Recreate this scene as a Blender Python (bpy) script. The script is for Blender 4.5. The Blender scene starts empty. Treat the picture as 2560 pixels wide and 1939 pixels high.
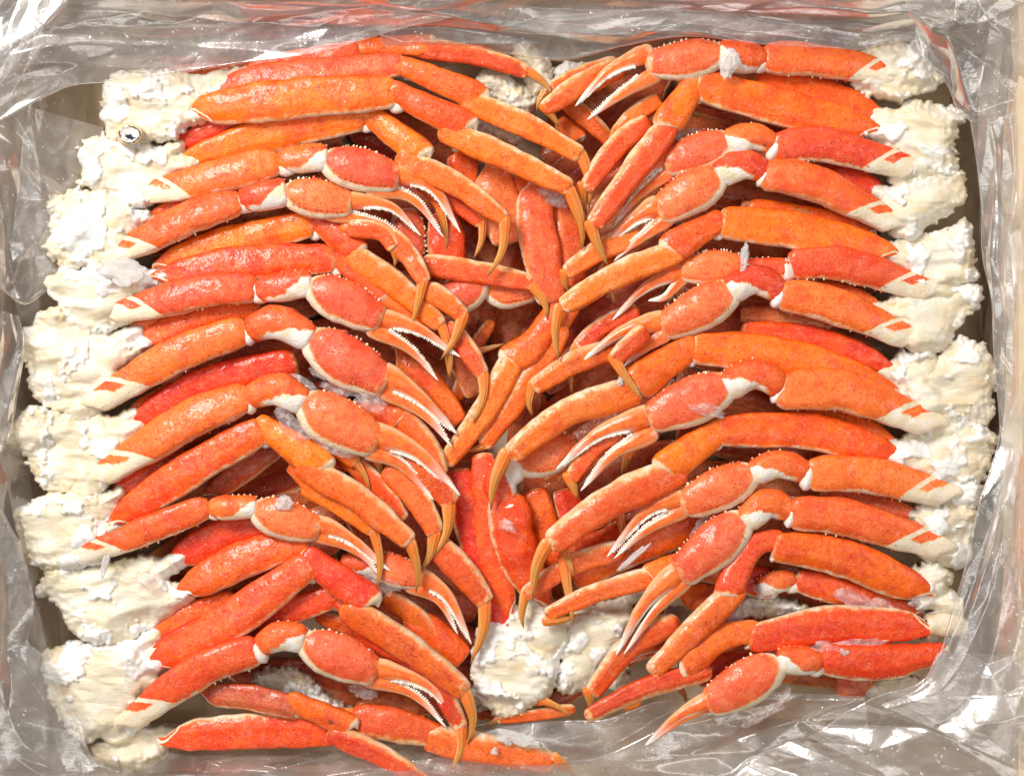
import bpy, bmesh, math, random
import numpy as np
from mathutils import Vector, geometry
sc = bpy.context.scene
COL = sc.collection
S = 0.00022            # metres per unit of the layout
HP = 4800.0            # camera height in layout units
rng = np.random.default_rng(7)
random.seed(7)

# ---------------------------------------------------------------- camera, world, lamps, exposure
cam_d = bpy.data.cameras.new('camera'); cam = bpy.data.objects.new('camera', cam_d); COL.objects.link(cam)
cam.location = (0, 0, HP*S); cam_d.sensor_width = 36.0; cam_d.lens = 36.0*HP/2560.0
cam_d.clip_start = 0.01; cam_d.clip_end = 50
sc.camera = cam
w = bpy.data.worlds.new('World'); sc.world = w; w.use_nodes = True
w.node_tree.nodes['Background'].inputs[0].default_value = (1.0, 0.97, 0.94, 1)
w.node_tree.nodes['Background'].inputs[1].default_value = 0.075
def area(name, loc, target, size, power, col=(1, .97, .93), size_y=None):
    d = bpy.data.lights.new(name, 'AREA'); d.energy = power; d.color = col
    d.shape = 'RECTANGLE'; d.size = size; d.size_y = size_y or size
    o = bpy.data.objects.new(name, d); COL.objects.link(o); o.location = loc
    o.rotation_euler = (Vector(target)-Vector(loc)).to_track_quat('-Z', 'Y').to_euler()
    return o
area('softbox_key', (-0.66, 0.68, 1.05), (0, 0, 0), 0.40, 22.5, (1, .965, .92), .5)
area('softbox_fill', (0.95, 0.25, 1.1), (0, 0, 0), 0.3, 2.0, (1, .97, .94))
area('added_strip_left', (-1.0, 0.0, 1.0), (0, 0, 0), 0.20, 3.4, (1, .98, .96), 1.3)  # four unseen strip lamps, added to put highlights on the plastic film
area('added_strip_top', (0.1, 1.15, 0.95), (0, 0, 0), 1.3, 3.6, (1, .98, .96), .22)
area('added_strip_right', (0.62, -0.1, 1.25), (0, 0, 0), 0.14, 2.6, (1, .98, .96), 1.2)
area('added_strip_front', (0.0, -0.72, 1.25), (0, 0, 0), 1.2, 2.4, (1, .98, .96), .15)
sc.view_settings.view_transform = 'Standard'; sc.view_settings.look = 'None'
sc.view_settings.exposure = 0.08; sc.view_settings.gamma = 1.0
sc.cycles.transparent_max_bounces = 16; sc.cycles.max_bounces = 6; sc.cycles.diffuse_bounces = 3; sc.cycles.glossy_bounces = 3
sc.cycles.use_adaptive_sampling = True; sc.cycles.adaptive_threshold = 0.035; sc.cycles.use_denoising = True

def W(x, y, z=0.0):
    k = S*(HP-z)/HP
    return np.stack([(np.asarray(x, float)-1280)*k, (969.5-np.asarray(y, float))*k, np.asarray(z, float)*S+np.zeros_like(np.asarray(x, float))], -1)

# ---------------------------------------------------------------- noise
_perm = rng.permutation(4096); _val = rng.random(4096)
def _h(ix, iy, iz):
    return _val[(_perm[(_perm[(_perm[ix & 4095]+iy) & 4095]+iz) & 4095])]
def vnoise(p):
    p = np.asarray(p, float); i = np.floor(p).astype(int); f = p-i; f = f*f*(3-2*f)
    x, y, z = i[..., 0], i[..., 1], i[..., 2]; fx, fy, fz = f[..., 0], f[..., 1], f[..., 2]
    def L(a, b, t): return a+(b-a)*t
    c = lambda a, b, d: _h(x+a, y+b, z+d)
    return L(L(L(c(0,0,0), c(1,0,0), fx), L(c(0,1,0), c(1,1,0), fx), fy), L(L(c(0,0,1), c(1,0,1), fx), L(c(0,1,1), c(1,1,1), fx), fy), fz)*2-1
def fbm(p, o=4):
    s, a, t = 0, 1.0, 0
    for k in range(o):
        s = s+a*vnoise(p*(2.03**k)+17.3*k); t += a; a *= .5
    return s/t

# ---------------------------------------------------------------- materials
class NT:
    def __init__(s, name):
        s.m = bpy.data.materials.new(name); s.m.use_nodes = True; s.t = s.m.node_tree
        s.b = s.t.nodes['Principled BSDF']; s.out = s.t.nodes['Material Output']
    def n(s, typ, **k):
        o = s.t.nodes.new(typ)
        for a, v in k.items(): setattr(o, a, v)
        return o
    def ln(s, a, b): s.t.links.new(a, b)
    def put(s, inp, v):
        if isinstance(v, (int, float)): inp.default_value = v
        elif isinstance(v, (tuple, list)): inp.default_value = tuple(v)+((1,) if len(v) == 3 and len(inp.default_value) == 4 else ())
        else: s.ln(v, inp)
    def math(s, op, a, b=0.0, c=None, clamp=False):
        o = s.n('ShaderNodeMath', operation=op, use_clamp=clamp); s.put(o.inputs[0], a); s.put(o.inputs[1], b)
        if c is not None: s.put(o.inputs[2], c)
        return o.outputs[0]
    def ramp(s, v, lo, hi):
        o = s.n('ShaderNodeMapRange', interpolation_type='SMOOTHSTEP'); s.put(o.inputs[0], v); s.put(o.inputs[1], lo); s.put(o.inputs[2], hi)
        return o.outputs[0]
    def mix(s, f, a, b):
        o = s.n('ShaderNodeMix', data_type='RGBA'); s.put(o.inputs[0], f); s.put(o.inputs[6], a); s.put(o.inputs[7], b); return o.outputs[2]
    def coords(s):
        tc = s.n('ShaderNodeTexCoord'); oi = s.n('ShaderNodeObjectInfo'); s.rand = oi.outputs['Random']
        v = s.n('ShaderNodeVectorMath', operation='SCALE'); s.ln(tc.outputs['Object'], v.inputs[0]); v.inputs['Scale'].default_value = 1/S
        cx = s.n('ShaderNodeCombineXYZ'); r = s.math('MULTIPLY', s.rand, 977.0)
        for k in range(3): s.ln(r, cx.inputs[k])
        a = s.n('ShaderNodeVectorMath', operation='ADD'); s.ln(v.outputs[0], a.inputs[0]); s.ln(cx.outputs[0], a.inputs[1])
        s.P = a.outputs[0]
        uv = s.n('ShaderNodeSeparateXYZ'); s.ln(tc.outputs['UV'], uv.inputs[0]); s.u, s.s = uv.outputs[0], uv.outputs[1]
    def noise(s, size, detail=3.0, rough=.55, dist=0.0):
        o = s.n('ShaderNodeTexNoise'); s.ln(s.P, o.inputs['Vector']); o.inputs['Scale'].default_value = 1.0/size
        o.inputs['Detail'].default_value = detail; o.inputs['Roughness'].default_value = rough; o.inputs['Distortion'].default_value = dist
        return o.outputs['Fac']
    def voro(s, size, feature='F1', rnd=1.0):
        o = s.n('ShaderNodeTexVoronoi', feature=feature); s.ln(s.P, o.inputs['Vector']); o.inputs['Scale'].default_value = 1.0/size
        o.inputs['Randomness'].default_value = rnd
        return o.outputs['Distance'], o.outputs.get('Color')
    def bump(s, h, strength, dist_units, normal=None):
        o = s.n('ShaderNodeBump'); s.ln(h, o.inputs['Height']); o.inputs['Strength'].default_value = strength; o.inputs['Distance'].default_value = dist_units*S
        if normal is not None: s.ln(normal, o.inputs['Normal'])
        return o.outputs[0]

CREAM = (0.80, 0.66, 0.44)
def shell(name, a, b, dark, kind, cream=CREAM, frost=.5, rough=.3):
    t = NT(name); t.coords()
    n1 = t.noise(60, 3); n2 = t.noise(14, 4); n3 = t.noise(5, 3)
    base = t.mix(t.ramp(n1, .38, .66), a, b)
    base = t.mix(t.math('MULTIPLY', t.ramp(n2, .48, .70), .6), base, dark)
    base = t.mix(t.math('MULTIPLY', t.ramp(t.noise(24, 4, .6), .56, .74), .4), base, (0.92, .22, .02))
    hs = t.n('ShaderNodeHueSaturation'); t.put(hs.inputs['Hue'], t.math('ADD', .489, t.math('MULTIPLY', t.rand, .020)))
    t.put(hs.inputs['Value'], t.math('ADD', .88, t.math('MULTIPLY', t.rand, .2))); t.ln(base, hs.inputs['Color']); base = hs.outputs[0]
    # dark red pores, pale flecks
    gr = t.noise(6.5, 3, .7); base = t.mix(t.math('MULTIPLY', t.ramp(gr, .52, .72), .55), base, dark); base = t.mix(t.math('MULTIPLY', t.ramp(gr, .46, .30), .22), base, (0.94, .26, .02))
    vd, vc = t.voro(10.5); sp = t.math('MULTIPLY', t.ramp(vd, .30, .17), t.ramp(t.noise(34, 2), .40, .55))
    base = t.mix(t.math('MULTIPLY', sp, .5), base, (max(dark[0]*.8, .36), dark[1]*.6, dark[2]*.8))
    wd, _ = t.voro(21); fl = t.math('MULTIPLY', t.ramp(wd, .2, .1), t.ramp(n1, .5, .6))
    base = t.mix(t.math('MULTIPLY', fl, .35), base, (0.88, .36, .12))
    us, uu = t.s, t.u
    base = t.mix(t.math('MULTIPLY', t.ramp(t.noise(75, 5, .65, .8), .52, .66), .55), base, dark)
    bd_, _ = t.voro(120); base = t.mix(t.math('MULTIPLY', t.math('MULTIPLY', t.ramp(bd_, .075, .03), t.ramp(t.noise(30, 4, .7), .42, .55)), .85), base, (0.10, .045, .02))
    wob = t.math('MULTIPLY', t.math('SUBTRACT', t.noise(24, 5, .65), .5), .34)
    if kind in ('merus', 'clawmerus'):
        k = .07 if kind == 'merus' else .15
        q = t.math('ADD', uu, t.math('MULTIPLY', t.math('SUBTRACT', us, .5), k))
        q = t.math('ADD', q, t.math('MULTIPLY', wob, .10))
        edge = t.math('MULTIPLY', t.ramp(t.math('ADD', us, wob), .17 if kind == 'merus' else .15, -.04), .9)
        m = edge
        if kind == 'merus':
            m = t.math('MAXIMUM', m, t.ramp(q, .012, .0))
            line = t.math('MULTIPLY', t.ramp(q, .03, .037), t.ramp(q, .053, .046))
        else:
            m = t.math('MAXIMUM', m, t.ramp(t.math('ADD', q, t.math('MULTIPLY', wob, .16)), .20, .17))
            # pale base with an orange patch on the upper side
            low = t.math('MULTIPLY', t.ramp(q, .30, .275), t.ramp(t.math('ADD', us, wob), .56, .40))
            m = t.math('MAXIMUM', m, low)
            line = t.math('MULTIPLY', t.ramp(q, .255, .265), t.ramp(q, .305, .29))
        m = t.math('MAXIMUM', m, line)
        m = t.math('MAXIMUM', m, t.math('MULTIPLY', t.ramp(t.math('ADD', uu, t.math('MULTIPLY', wob, .2)), .965, 1.0), .55))
    elif kind == 'carpus':
        m = t.math('MULTIPLY', t.ramp(t.math('ADD', uu, t.math('MULTIPLY', wob, .3)), .91, .97), .9)
        m = t.math('MAXIMUM', m, t.math('MULTIPLY', t.ramp(t.math('ADD', us, wob), .1, -.05), .6))
        m = t.math('MAXIMUM', m, t.ramp(uu, .04, .0))
    elif kind == 'propodus':
        m = t.math('MULTIPLY', t.ramp(t.math('ADD', us, t.math('MULTIPLY', wob, 2.0)), .36, -.06), .9)
        m = t.math('MAXIMUM', m, t.math('MULTIPLY', t.ramp(t.math('ADD', uu, wob), .93, 1.0), .7))
        m = t.math('MAXIMUM', m, t.math('MULTIPLY', t.ramp(uu, .03, .0), .5))
    elif kind == 'clawcarpus':
        # orange cap over white wrist skin
        q = t.math('ADD', t.math('ADD', uu, wob), t.math('MULTIPLY', t.math('SUBTRACT', us, .5), -.75))
        m = t.ramp(q, .66, .76)
        m = t.math('MAXIMUM', m, t.math('MULTIPLY', t.ramp(t.math('ADD', us, wob), .26, .1), t.ramp(uu, .1, .3)))
    elif kind == 'palm':
        du = t.math('POWER', t.math('MAXIMUM', t.math('DIVIDE', t.math('SUBTRACT', .56, uu), .51), 0.0), 2.6)
        ds = t.math('POWER', t.math('ABSOLUTE', t.math('DIVIDE', t.math('SUBTRACT', us, .63), .50)), 2.6)
        m = t.ramp(t.math('ADD', t.math('ADD', du, ds), t.math('MULTIPLY', wob, 1.4)), .72, 1.35)
        m = t.math('MAXIMUM', m, t.math('MULTIPLY', t.ramp(t.math('ADD', uu, wob), .88, .99), .55))
    else: m = t.math('MULTIPLY', uu, 0.0)
    soft = t.math('MULTIPLY', t.ramp(t.math('ADD', m, t.math('MULTIPLY', wob, 2.0)), .0, .55), .8)
    base = t.mix(soft, base, (0.84, .30, .08))
    crm = t.mix(t.ramp(t.noise(26, 3), .4, .7), cream, (0.82, .73, .60))
    if kind in ('clawcarpus',): crm = t.mix(t.ramp(t.noise(40, 3), .45, .6), (0.84, .77, .70), cream)
    base = t.mix(t.ramp(m, .25, 1.0), base, crm)
    # rime: thin pale ice film in patches and fine crystals
    ic = t.math('MULTIPLY', t.ramp(t.noise(40, 6, .66, .8), .55, .70), .55*frost)
    g = t.math('MULTIPLY', t.math('MULTIPLY', t.ramp(t.noise(4.2, 2, .6), .58, .68), t.ramp(t.noise(48, 3), .40, .62)), 1.1*frost)
    film = t.math('MAXIMUM', ic, g)
    base = t.mix(t.math('MULTIPLY', film, .5), base, (0.90, .56, .40))
    t.ln(base, t.b.inputs['Base Color'])
    t.put(t.b.inputs['Roughness'], t.math('ADD', rough+.02, t.math('MULTIPLY', t.ramp(n2, .3, .75), .32)))
    t.b.inputs['Specular IOR Level'].default_value = .35
    t.b.inputs['Subsurface Weight'].default_value = .0
    bd, _ = t.voro(5.5, 'SMOOTH_F1')
    hgt = t.math('ADD', t.math('MULTIPLY', t.math('SUBTRACT', 1.0, bd), .8), t.math('ADD', t.math('MULTIPLY', n3, .8), t.math('MULTIPLY', n2, 1.8)))
    hgt = t.math('ADD', hgt, t.math('MULTIPLY', film, 1.4))
    hgt = t.math('ADD', hgt, t.math('MULTIPLY', sp, 1.0))
    for c0, wd_, am in (((.36, .10, 1.6), (.68, .10, -.9)) if kind in ('merus', 'propodus') else ()):
        q = t.math('DIVIDE', t.math('SUBTRACT', t.math('ADD', us, t.math('MULTIPLY', wob, .25)), c0), wd_)
        hgt = t.math('ADD', hgt, t.math('MULTIPLY', t.math('EXPONENT', t.math('MULTIPLY', t.math('MULTIPLY', q, q), -1.0)), am))
    hgt = t.math('ADD', hgt, t.math('MULTIPLY', t.noise(2.6, 2, .6), .9))
    nb = t.bump(hgt, .55, 1.6)
    t.b.inputs['Coat Weight'].default_value = .32; t.b.inputs['Coat Roughness'].default_value = .12; t.ln(t.bump(t.math('ADD', t.math('MULTIPLY', t.noise(26, 3, .5), 4.0), t.math('MULTIPLY', n3, .12)), .5, 2.0), t.b.inputs['Coat Normal'])
    t.ln(nb, t.b.inputs['Normal'])
    return t.m
ORA, ORB, DRK = (0.92, .155, .003), (0.88, .090, .003), (0.72, .042, .003)
M = {}
M['leg0'] = shell('orange_shell', ORA, ORB, DRK, 'merus')
M['leg1'] = shell('red_orange_shell', (0.88, .105, .004), (0.82, .066, .004), (0.60, .030, .004), 'merus')
M['leg2'] = shell('dull_shell', (0.62, .105, .022), (0.60, .16, .05), (0.32, .05, .02), 'merus', (0.62, .47, .28))  # own dull shell; on the under layer its tone also stands for shade
M['leg3'] = shell('pink_shell', (0.86, .17, .045), (0.82, .10, .022), (0.62, .045, .010), 'merus')
M['car'] = shell('knee_shell', ORA, (0.88, .125, .006), DRK, 'carpus')
M['car1'] = shell('red_knee_shell', (0.86, .10, .006), (0.80, .065, .006), (0.58, .03, .006), 'carpus')
M['pro'] = shell('shin_shell', (0.88, .135, .006), (0.86, .175, .025), (0.68, .06, .005), 'propodus', (0.82, .58, .30))
M['pro1'] = shell('red_shin_shell', (0.80, .115, .010), (0.74, .08, .008), (0.52, .04, .006), 'propodus', (0.68, .46, .25))
M['cm'] = shell('claw_arm_shell', (0.90, .145, .024), (0.85, .095, .014), (0.68, .042, .008), 'clawmerus')
M['cc'] = shell('wrist_shell', (0.90, .140, .022), (0.84, .095, .014), (0.62, .04, .01), 'clawcarpus')
M['palm'] = shell('palm_shell', (0.90, .185, .055), (0.86, .125, .030), (0.68, .055, .012), 'palm')

def tip_mat():
    t = NT('amber_tip'); t.coords()
    n = t.noise(16, 3)
    c = t.mix(t.ramp(t.math('ADD', t.u, t.math('MULTIPLY', t.math('SUBTRACT', n, .5), .4)), .0, .62), (0.88, .18, .02), (0.58, .22, .035))
    c = t.mix(t.math('MULTIPLY', t.ramp(t.s, .38, .0), .6), c, (0.80, .46, .17))
    c = t.mix(t.ramp(t.u, .78, .99), c, (0.20, .085, .02))
    c = t.mix(t.math('MULTIPLY', t.ramp(t.noise(4, 2), .64, .7), .5), c, (0.8, .6, .35))
    t.ln(c, t.b.inputs['Base Color']); t.b.inputs['Roughness'].default_value = .3
    w = t.math('SINE', t.math('MULTIPLY', t.s, 22.0))
    t.ln(t.bump(t.math('ADD', t.math('MULTIPLY', w, .6), n), .4, 2.0), t.b.inputs['Normal'])
    return t.m
M['tip'] = tip_mat()
def finger_mat():
    t = NT('pincer_shell'); t.coords()
    n = t.noise(20, 3); q = t.math('ADD', t.u, t.math('MULTIPLY', t.math('SUBTRACT', n, .5), .16))
    c = t.mix(t.ramp(n, .4, .65), (0.90, .19, .03), (0.84, .11, .015))
    c = t.mix(t.math('MULTIPLY', t.ramp(t.math('ADD', t.s, t.math('MULTIPLY', t.math('SUBTRACT', n, .5), .4)), .66, 1.0), .8), c, (0.84, .56, .30))
    c = t.mix(t.math('MULTIPLY', t.ramp(q, .10, .0), .8), c, (0.82, .62, .44))
    c = t.mix(t.ramp(q, .58, .76), c, (0.87, .38, .27))
    c = t.mix(t.ramp(q, .74, .92), c, (0.88, .82, .74))
    c = t.mix(t.math('MULTIPLY', t.ramp(t.s, .3, .1), t.ramp(q, .15, .4)), c, (0.86, .78, .64))
    t.ln(c, t.b.inputs['Base Color']); t.b.inputs['Roughness'].default_value = .27
    t.ln(t.bump(t.math('ADD', n, t.math('MULTIPLY', t.noise(5, 2), .4)), .4, 2.0), t.b.inputs['Normal'])
    return t.m
M['fin'] = finger_mat()
def plain(name, c1, c2, size, rough, bump=.4, bsz=2.0, sss=0.0):
    t = NT(name); t.coords()
    n = t.noise(size, 5); 
    t.ln(t.mix(t.ramp(n, .35, .68), c1, c2), t.b.inputs['Base Color']); t.put(t.b.inputs['Roughness'], rough)
    t.ln(t.bump(t.math('ADD', n, t.math('MULTIPLY', t.noise(size*.25, 4), .5)), bump, bsz), t.b.inputs['Normal'])
    if sss:
        t.b.inputs['Subsurface Weight'].default_value = sss; t.b.inputs['Subsurface Radius'].default_value = (1.0, .8, .55); t.b.inputs['Subsurface Scale'].default_value = .0025
    return t.m
M['tooth'] = plain('white_tooth', (0.87, .83, .76), (0.84, .74, .60), 12, .25, .2)
M['bead'] = plain('cream_bead', (0.80, .62, .40), (0.86, .76, .58), 18, .3, .2)
M['wart'] = plain('red_wart', (0.66, .075, .025), (0.75, .12, .045), 18, .28, .2)
M['skin'] = plain('white_joint_skin', (0.84, .78, .72), (0.80, .68, .54), 30, .3, .5, 3.0)
M['coxa'] = plain('cream_joint_shell', (0.72, .56, .34), (0.78, .70, .55), 30, .26, .6, 3.0, .2)
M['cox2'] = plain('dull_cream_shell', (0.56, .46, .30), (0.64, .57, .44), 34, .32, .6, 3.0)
def flesh_mat():
    t = NT('white_crab_flesh'); t.coords()
    n1 = t.noise(70, 4, .6); n2 = t.noise(20, 5, .62, .8); n3 = t.noise(6, 4, .6)
    st = t.n('ShaderNodeVectorMath', operation='MULTIPLY'); t.ln(t.P, st.inputs[0]); st.inputs[1].default_value = (.22, 1, 1); t.P = st.outputs[0]
    fb = t.noise(7, 4, .6, .6)
    c = t.mix(t.ramp(n1, .36, .66), (0.71, .61, .425), (0.785, .73, .62))
    at = t.n('ShaderNodeAttribute', attribute_name='fluff'); c = t.mix(t.ramp(at.outputs['Fac'], .1, .6), c, (0.82, .795, .75))
    c = t.mix(t.math('MULTIPLY', t.ramp(t.noise(34, 5, .65), .56, .70), .6), c, (0.76, .54, .27))
    c = t.mix(t.math('MULTIPLY', t.ramp(t.noise(42, 3), .66, .76), .3), c, (0.85, .42, .30))
    t.b.inputs['Subsurface Weight'].default_value = .25; t.b.inputs['Subsurface Radius'].default_value = (1.0, .8, .55); t.b.inputs['Subsurface Scale'].default_value = .0025
    t.ln(c, t.b.inputs['Base Color']); t.put(t.b.inputs['Roughness'], t.math('ADD', .22, t.math('MULTIPLY', n2, .4)))
    t.ln(t.bump(t.math('ADD', t.math('ADD', t.math('MULTIPLY', n2, .7), t.math('MULTIPLY', fb, 2.3)), t.math('MULTIPLY', n3, .5)), .5, 2.2), t.b.inputs['Normal'])
    return t.m
M['flesh'] = flesh_mat()
def ice_mat():
    t = NT('frost_ice'); t.coords()
    n = t.noise(9, 4); t.ln(t.bump(n, .8, 4.0), t.b.inputs['Normal'])
    t.b.inputs['Base Color'].default_value = (0.90, .86, .84, 1); t.b.inputs['Roughness'].default_value = .18
    tr = t.n('ShaderNodeBsdfTransparent'); tr.inputs[0].default_value = (.97, .92, .9, 1); mx = t.n('ShaderNodeMixShader')
    t.put(mx.inputs[0], t.math('ADD', .10, t.math('MULTIPLY', t.ramp(t.noise(18, 4), .42, .78), .34))); t.ln(tr.outputs[0], mx.inputs[1]); t.ln(t.b.outputs[0], mx.inputs[2]); t.ln(mx.outputs[0], t.out.inputs[0])
    return t.m
M['ice'] = ice_mat()
M['rime'] = plain('white_rime', (0.90, .88, .86), (0.88, .80, .74), 9, .3, .9, 4.0, .3)
_m = M['rime'].node_tree; _b = _m.nodes['Principled BSDF']; _x = _m.nodes.new('ShaderNodeMixShader'); _r = _m.nodes.new('ShaderNodeBsdfTransparent'); _x.inputs[0].default_value = .5
_m.links.new(_r.outputs[0], _x.inputs[1]); _m.links.new(_b.outputs[0], _x.inputs[2]); _m.links.new(_x.outputs[0], _m.nodes['Material Output'].inputs[0])
def plastic_mat():
    t = NT('clear_plastic_film'); t.coords()
    t.t.nodes.remove(t.b)
    n = t.noise(9, 4, .6); nl = t.noise(70, 5, .6, 1.2)
    dd, dc = t.voro(36); drops = t.math('MULTIPLY', t.ramp(dd, .13, .08), t.ramp(t.noise(120, 3), .5, .62))
    d2, _ = t.voro(15); drops2 = t.math('MULTIPLY', t.ramp(d2, .2, .12), t.ramp(t.noise(80, 4), .5, .62))
    spots = t.math('MAXIMUM', drops, drops2)
    h = t.math('ADD', t.math('MULTIPLY', n, .5), t.math('ADD', t.math('MULTIPLY', spots, 1.6), t.math('MULTIPLY', nl, 1.6)))
    nb = t.bump(h, .4, 1.6)
    tr = t.n('ShaderNodeBsdfTransparent'); tr.inputs[0].default_value = (.985, .975, .965, 1)
    df = t.n('ShaderNodeBsdfDiffuse'); df.inputs[0].default_value = (.92, .89, .85, 1); t.ln(nb, df.inputs['Normal'])
    tl = t.n('ShaderNodeBsdfTranslucent'); tl.inputs[0].default_value = (.92, .89, .85, 1)
    ad = t.n('ShaderNodeMixShader'); ad.inputs[0].default_value = .3; t.ln(df.outputs[0], ad.inputs[1]); t.ln(tl.outputs[0], ad.inputs[2])
    m1 = t.n('ShaderNodeMixShader')
    milk = t.math('ADD', .115, t.math('MULTIPLY', t.ramp(nl, .42, .78), .18)); milk = t.math('ADD', milk, t.math('MULTIPLY', spots, .5))
    t.put(m1.inputs[0], milk); t.ln(tr.outputs[0], m1.inputs[1]); t.ln(ad.outputs[0], m1.inputs[2])
    gl = t.n('ShaderNodeBsdfGlossy'); gl.inputs['Roughness'].default_value = .10; gl.inputs[0].default_value = (1, .99, .97, 1); t.ln(nb, gl.inputs['Normal'])
    fr = t.n('ShaderNodeLayerWeight'); fr.inputs[0].default_value = .28; t.ln(nb, fr.inputs['Normal'])
    g2 = t.n('ShaderNodeBsdfGlossy'); g2.inputs['Roughness'].default_value = .36; t.ln(nb, g2.inputs['Normal']); gm = t.n('ShaderNodeMixShader'); gm.inputs[0].default_value = .45; t.ln(gl.outputs[0], gm.inputs[1]); t.ln(g2.outputs[0], gm.inputs[2])
    m2 = t.n('ShaderNodeMixShader'); t.put(m2.inputs[0], t.math('ADD', .15, t.math('MULTIPLY', fr.outputs['Fresnel'], .55), None, True)); t.ln(m1.outputs[0], m2.inputs[1]); t.ln(gm.outputs[0], m2.inputs[2])
    t.ln(m2.outputs[0], t.out.inputs[0])
    return t.m
M['plastic'] = plastic_mat()
M['board'] = plain('brown_cardboard', (0.62, .48, .32), (0.68, .54, .38), 40, .75, .3, 1.0)
M['table'] = plain('grey_table', (0.30, .29, .28), (0.36, .35, .33), 300, .5, .2)

# ---------------------------------------------------------------- mesh helpers
class MB:
    def __init__(s): s.v, s.f, s.uv, s.mi, s.mats, s.n, s.attr = [], [], [], [], [], 0, []
    def slot(s, m):
        if m not in s.mats: s.mats.append(m)
        return s.mats.index(m)
    def add(s, v, f, uv, mat, attr=None):
        v = np.asarray(v, float); k = s.slot(mat)
        s.v.append(v); f = np.asarray(f, int)+s.n; s.f.append(f); s.uv.append(np.asarray(uv, float)); s.mi.append(np.full(len(f), k)); s.n += len(v)
        s.attr.append(np.zeros(len(v)) if attr is None else np.asarray(attr, float))
    def build(s, name, parent=None, origin=None, smooth=True):
        v = np.concatenate(s.v); uv = np.concatenate(s.uv)
        if origin is None: origin = v.mean(0)
        origin = np.asarray(origin, float)
        me = bpy.data.meshes.new(name)
        fl = [tuple(r) for f in s.f for r in f.tolist()]
        me.from_pydata((v-origin).tolist(), [], fl)
        mi = np.concatenate(s.mi).astype(np.int32); me.polygons.foreach_set('material_index', mi)
        me.polygons.foreach_set('use_smooth', np.full(len(mi), smooth))
        for m in s.mats: me.materials.append(M[m])
        l = me.uv_layers.new(name='UVMap'); idx = np.zeros(len(me.loops), np.int32); me.loops.foreach_get('vertex_index', idx)
        l.data.foreach_set('uv', uv[idx].astype(np.float32).ravel())
        a = np.concatenate(s.attr)
        if a.any():
            at = me.attributes.new('fluff', 'FLOAT', 'POINT'); at.data.foreach_set('value', a.astype(np.float32))
        me.update()
        o = bpy.data.objects.new(name, me); COL.objects.link(o)
        if parent is not None:
            o.parent = parent; o.location = Vector(origin)-Vector(parent['_o'])
        else: o.location = origin
        o['_o'] = tuple(origin)
        return o

def curve(pts, n):
    """smooth centreline through the given 3-D points (Catmull-Rom)"""
    P = np.asarray(pts, float)
    if len(P) == 2: t = np.linspace(0, 1, n)[:, None]; return P[0]*(1-t)+P[1]*t
    Q = np.vstack([2*P[0]-P[1], P, 2*P[-1]-P[-2]]); d = np.concatenate([[0], np.cumsum(np.linalg.norm(np.diff(P, axis=0), axis=1))]); d /= d[-1]
    out = []
    for t in np.linspace(0, 1, n):
        i = min(np.searchsorted(d, t, 'right')-1, len(P)-2); u = (t-d[i])/(d[i+1]-d[i]); a, b, c, e = Q[i], Q[i+1], Q[i+2], Q[i+3]
        out.append(.5*((2*b)+(-a+c)*u+(2*a-5*b+4*c-e)*u*u+(-a+3*b-3*c+e)*u**3))
    return np.array(out)

PROF = {
 'merus': ([0, .012, .03, .08, .16, .3, .5, .75, .9, .96, .985, .995, 1], [.0, .30, .42, .64, .86, .98, 1, .93, .86, .79, .66, .44, 0]),
 'clawmerus': ([0, .015, .05, .12, .2, .3, .5, .72, .88, .95, .985, 1], [.0, .50, .66, .72, .76, .88, 1, 1, .95, .84, .6, 0]),
 'carpus': ([0, .02, .07, .25, .6, .82, .91, .96, .985, 1], [.0, .50, .72, .78, .90, 1, .96, .82, .58, 0]),
 'propodus': ([0, .015, .05, .15, .35, .7, .88, .94, .975, .992, 1], [.0, .6, .84, .98, 1, .88, .75, .69, .62, .44, 0]),
 'tip': ([0, .02, .08, .2, .45, .7, .9, 1], [.0, .7, 1, .98, .76, .5, .22, .03]),
 'clawcarpus': ([0, .05, .15, .35, .6, .85, .95, 1], [.0, .62, .82, .98, 1.0, .96, .8, .3]),
 'palm': ([0, .02, .07, .16, .30, .46, .64, .80, .92, .97, 1], [.0, .46, .62, .80, .96, 1, .93, .80, .68, .5, .0]),
 'finger': ([0, .02, .07, .18, .30, .45, .62, .8, .93, .98, 1], [.0, .7, 1.02, 1.05, .84, .64, .50, .34, .17, .09, 0]),
 'coxa': ([0, .05, .15, .3, .42, .48, .56, .68, .74, .84, .95, 1], [.0, .45, .78, .98, 1.0, .91, .97, .97, .88, .90, .86, .4]),
 'blob': ([0, .06, .2, .5, .8, .94, 1], [0, .5, .82, 1, .82, .5, 0]),
}
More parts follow.
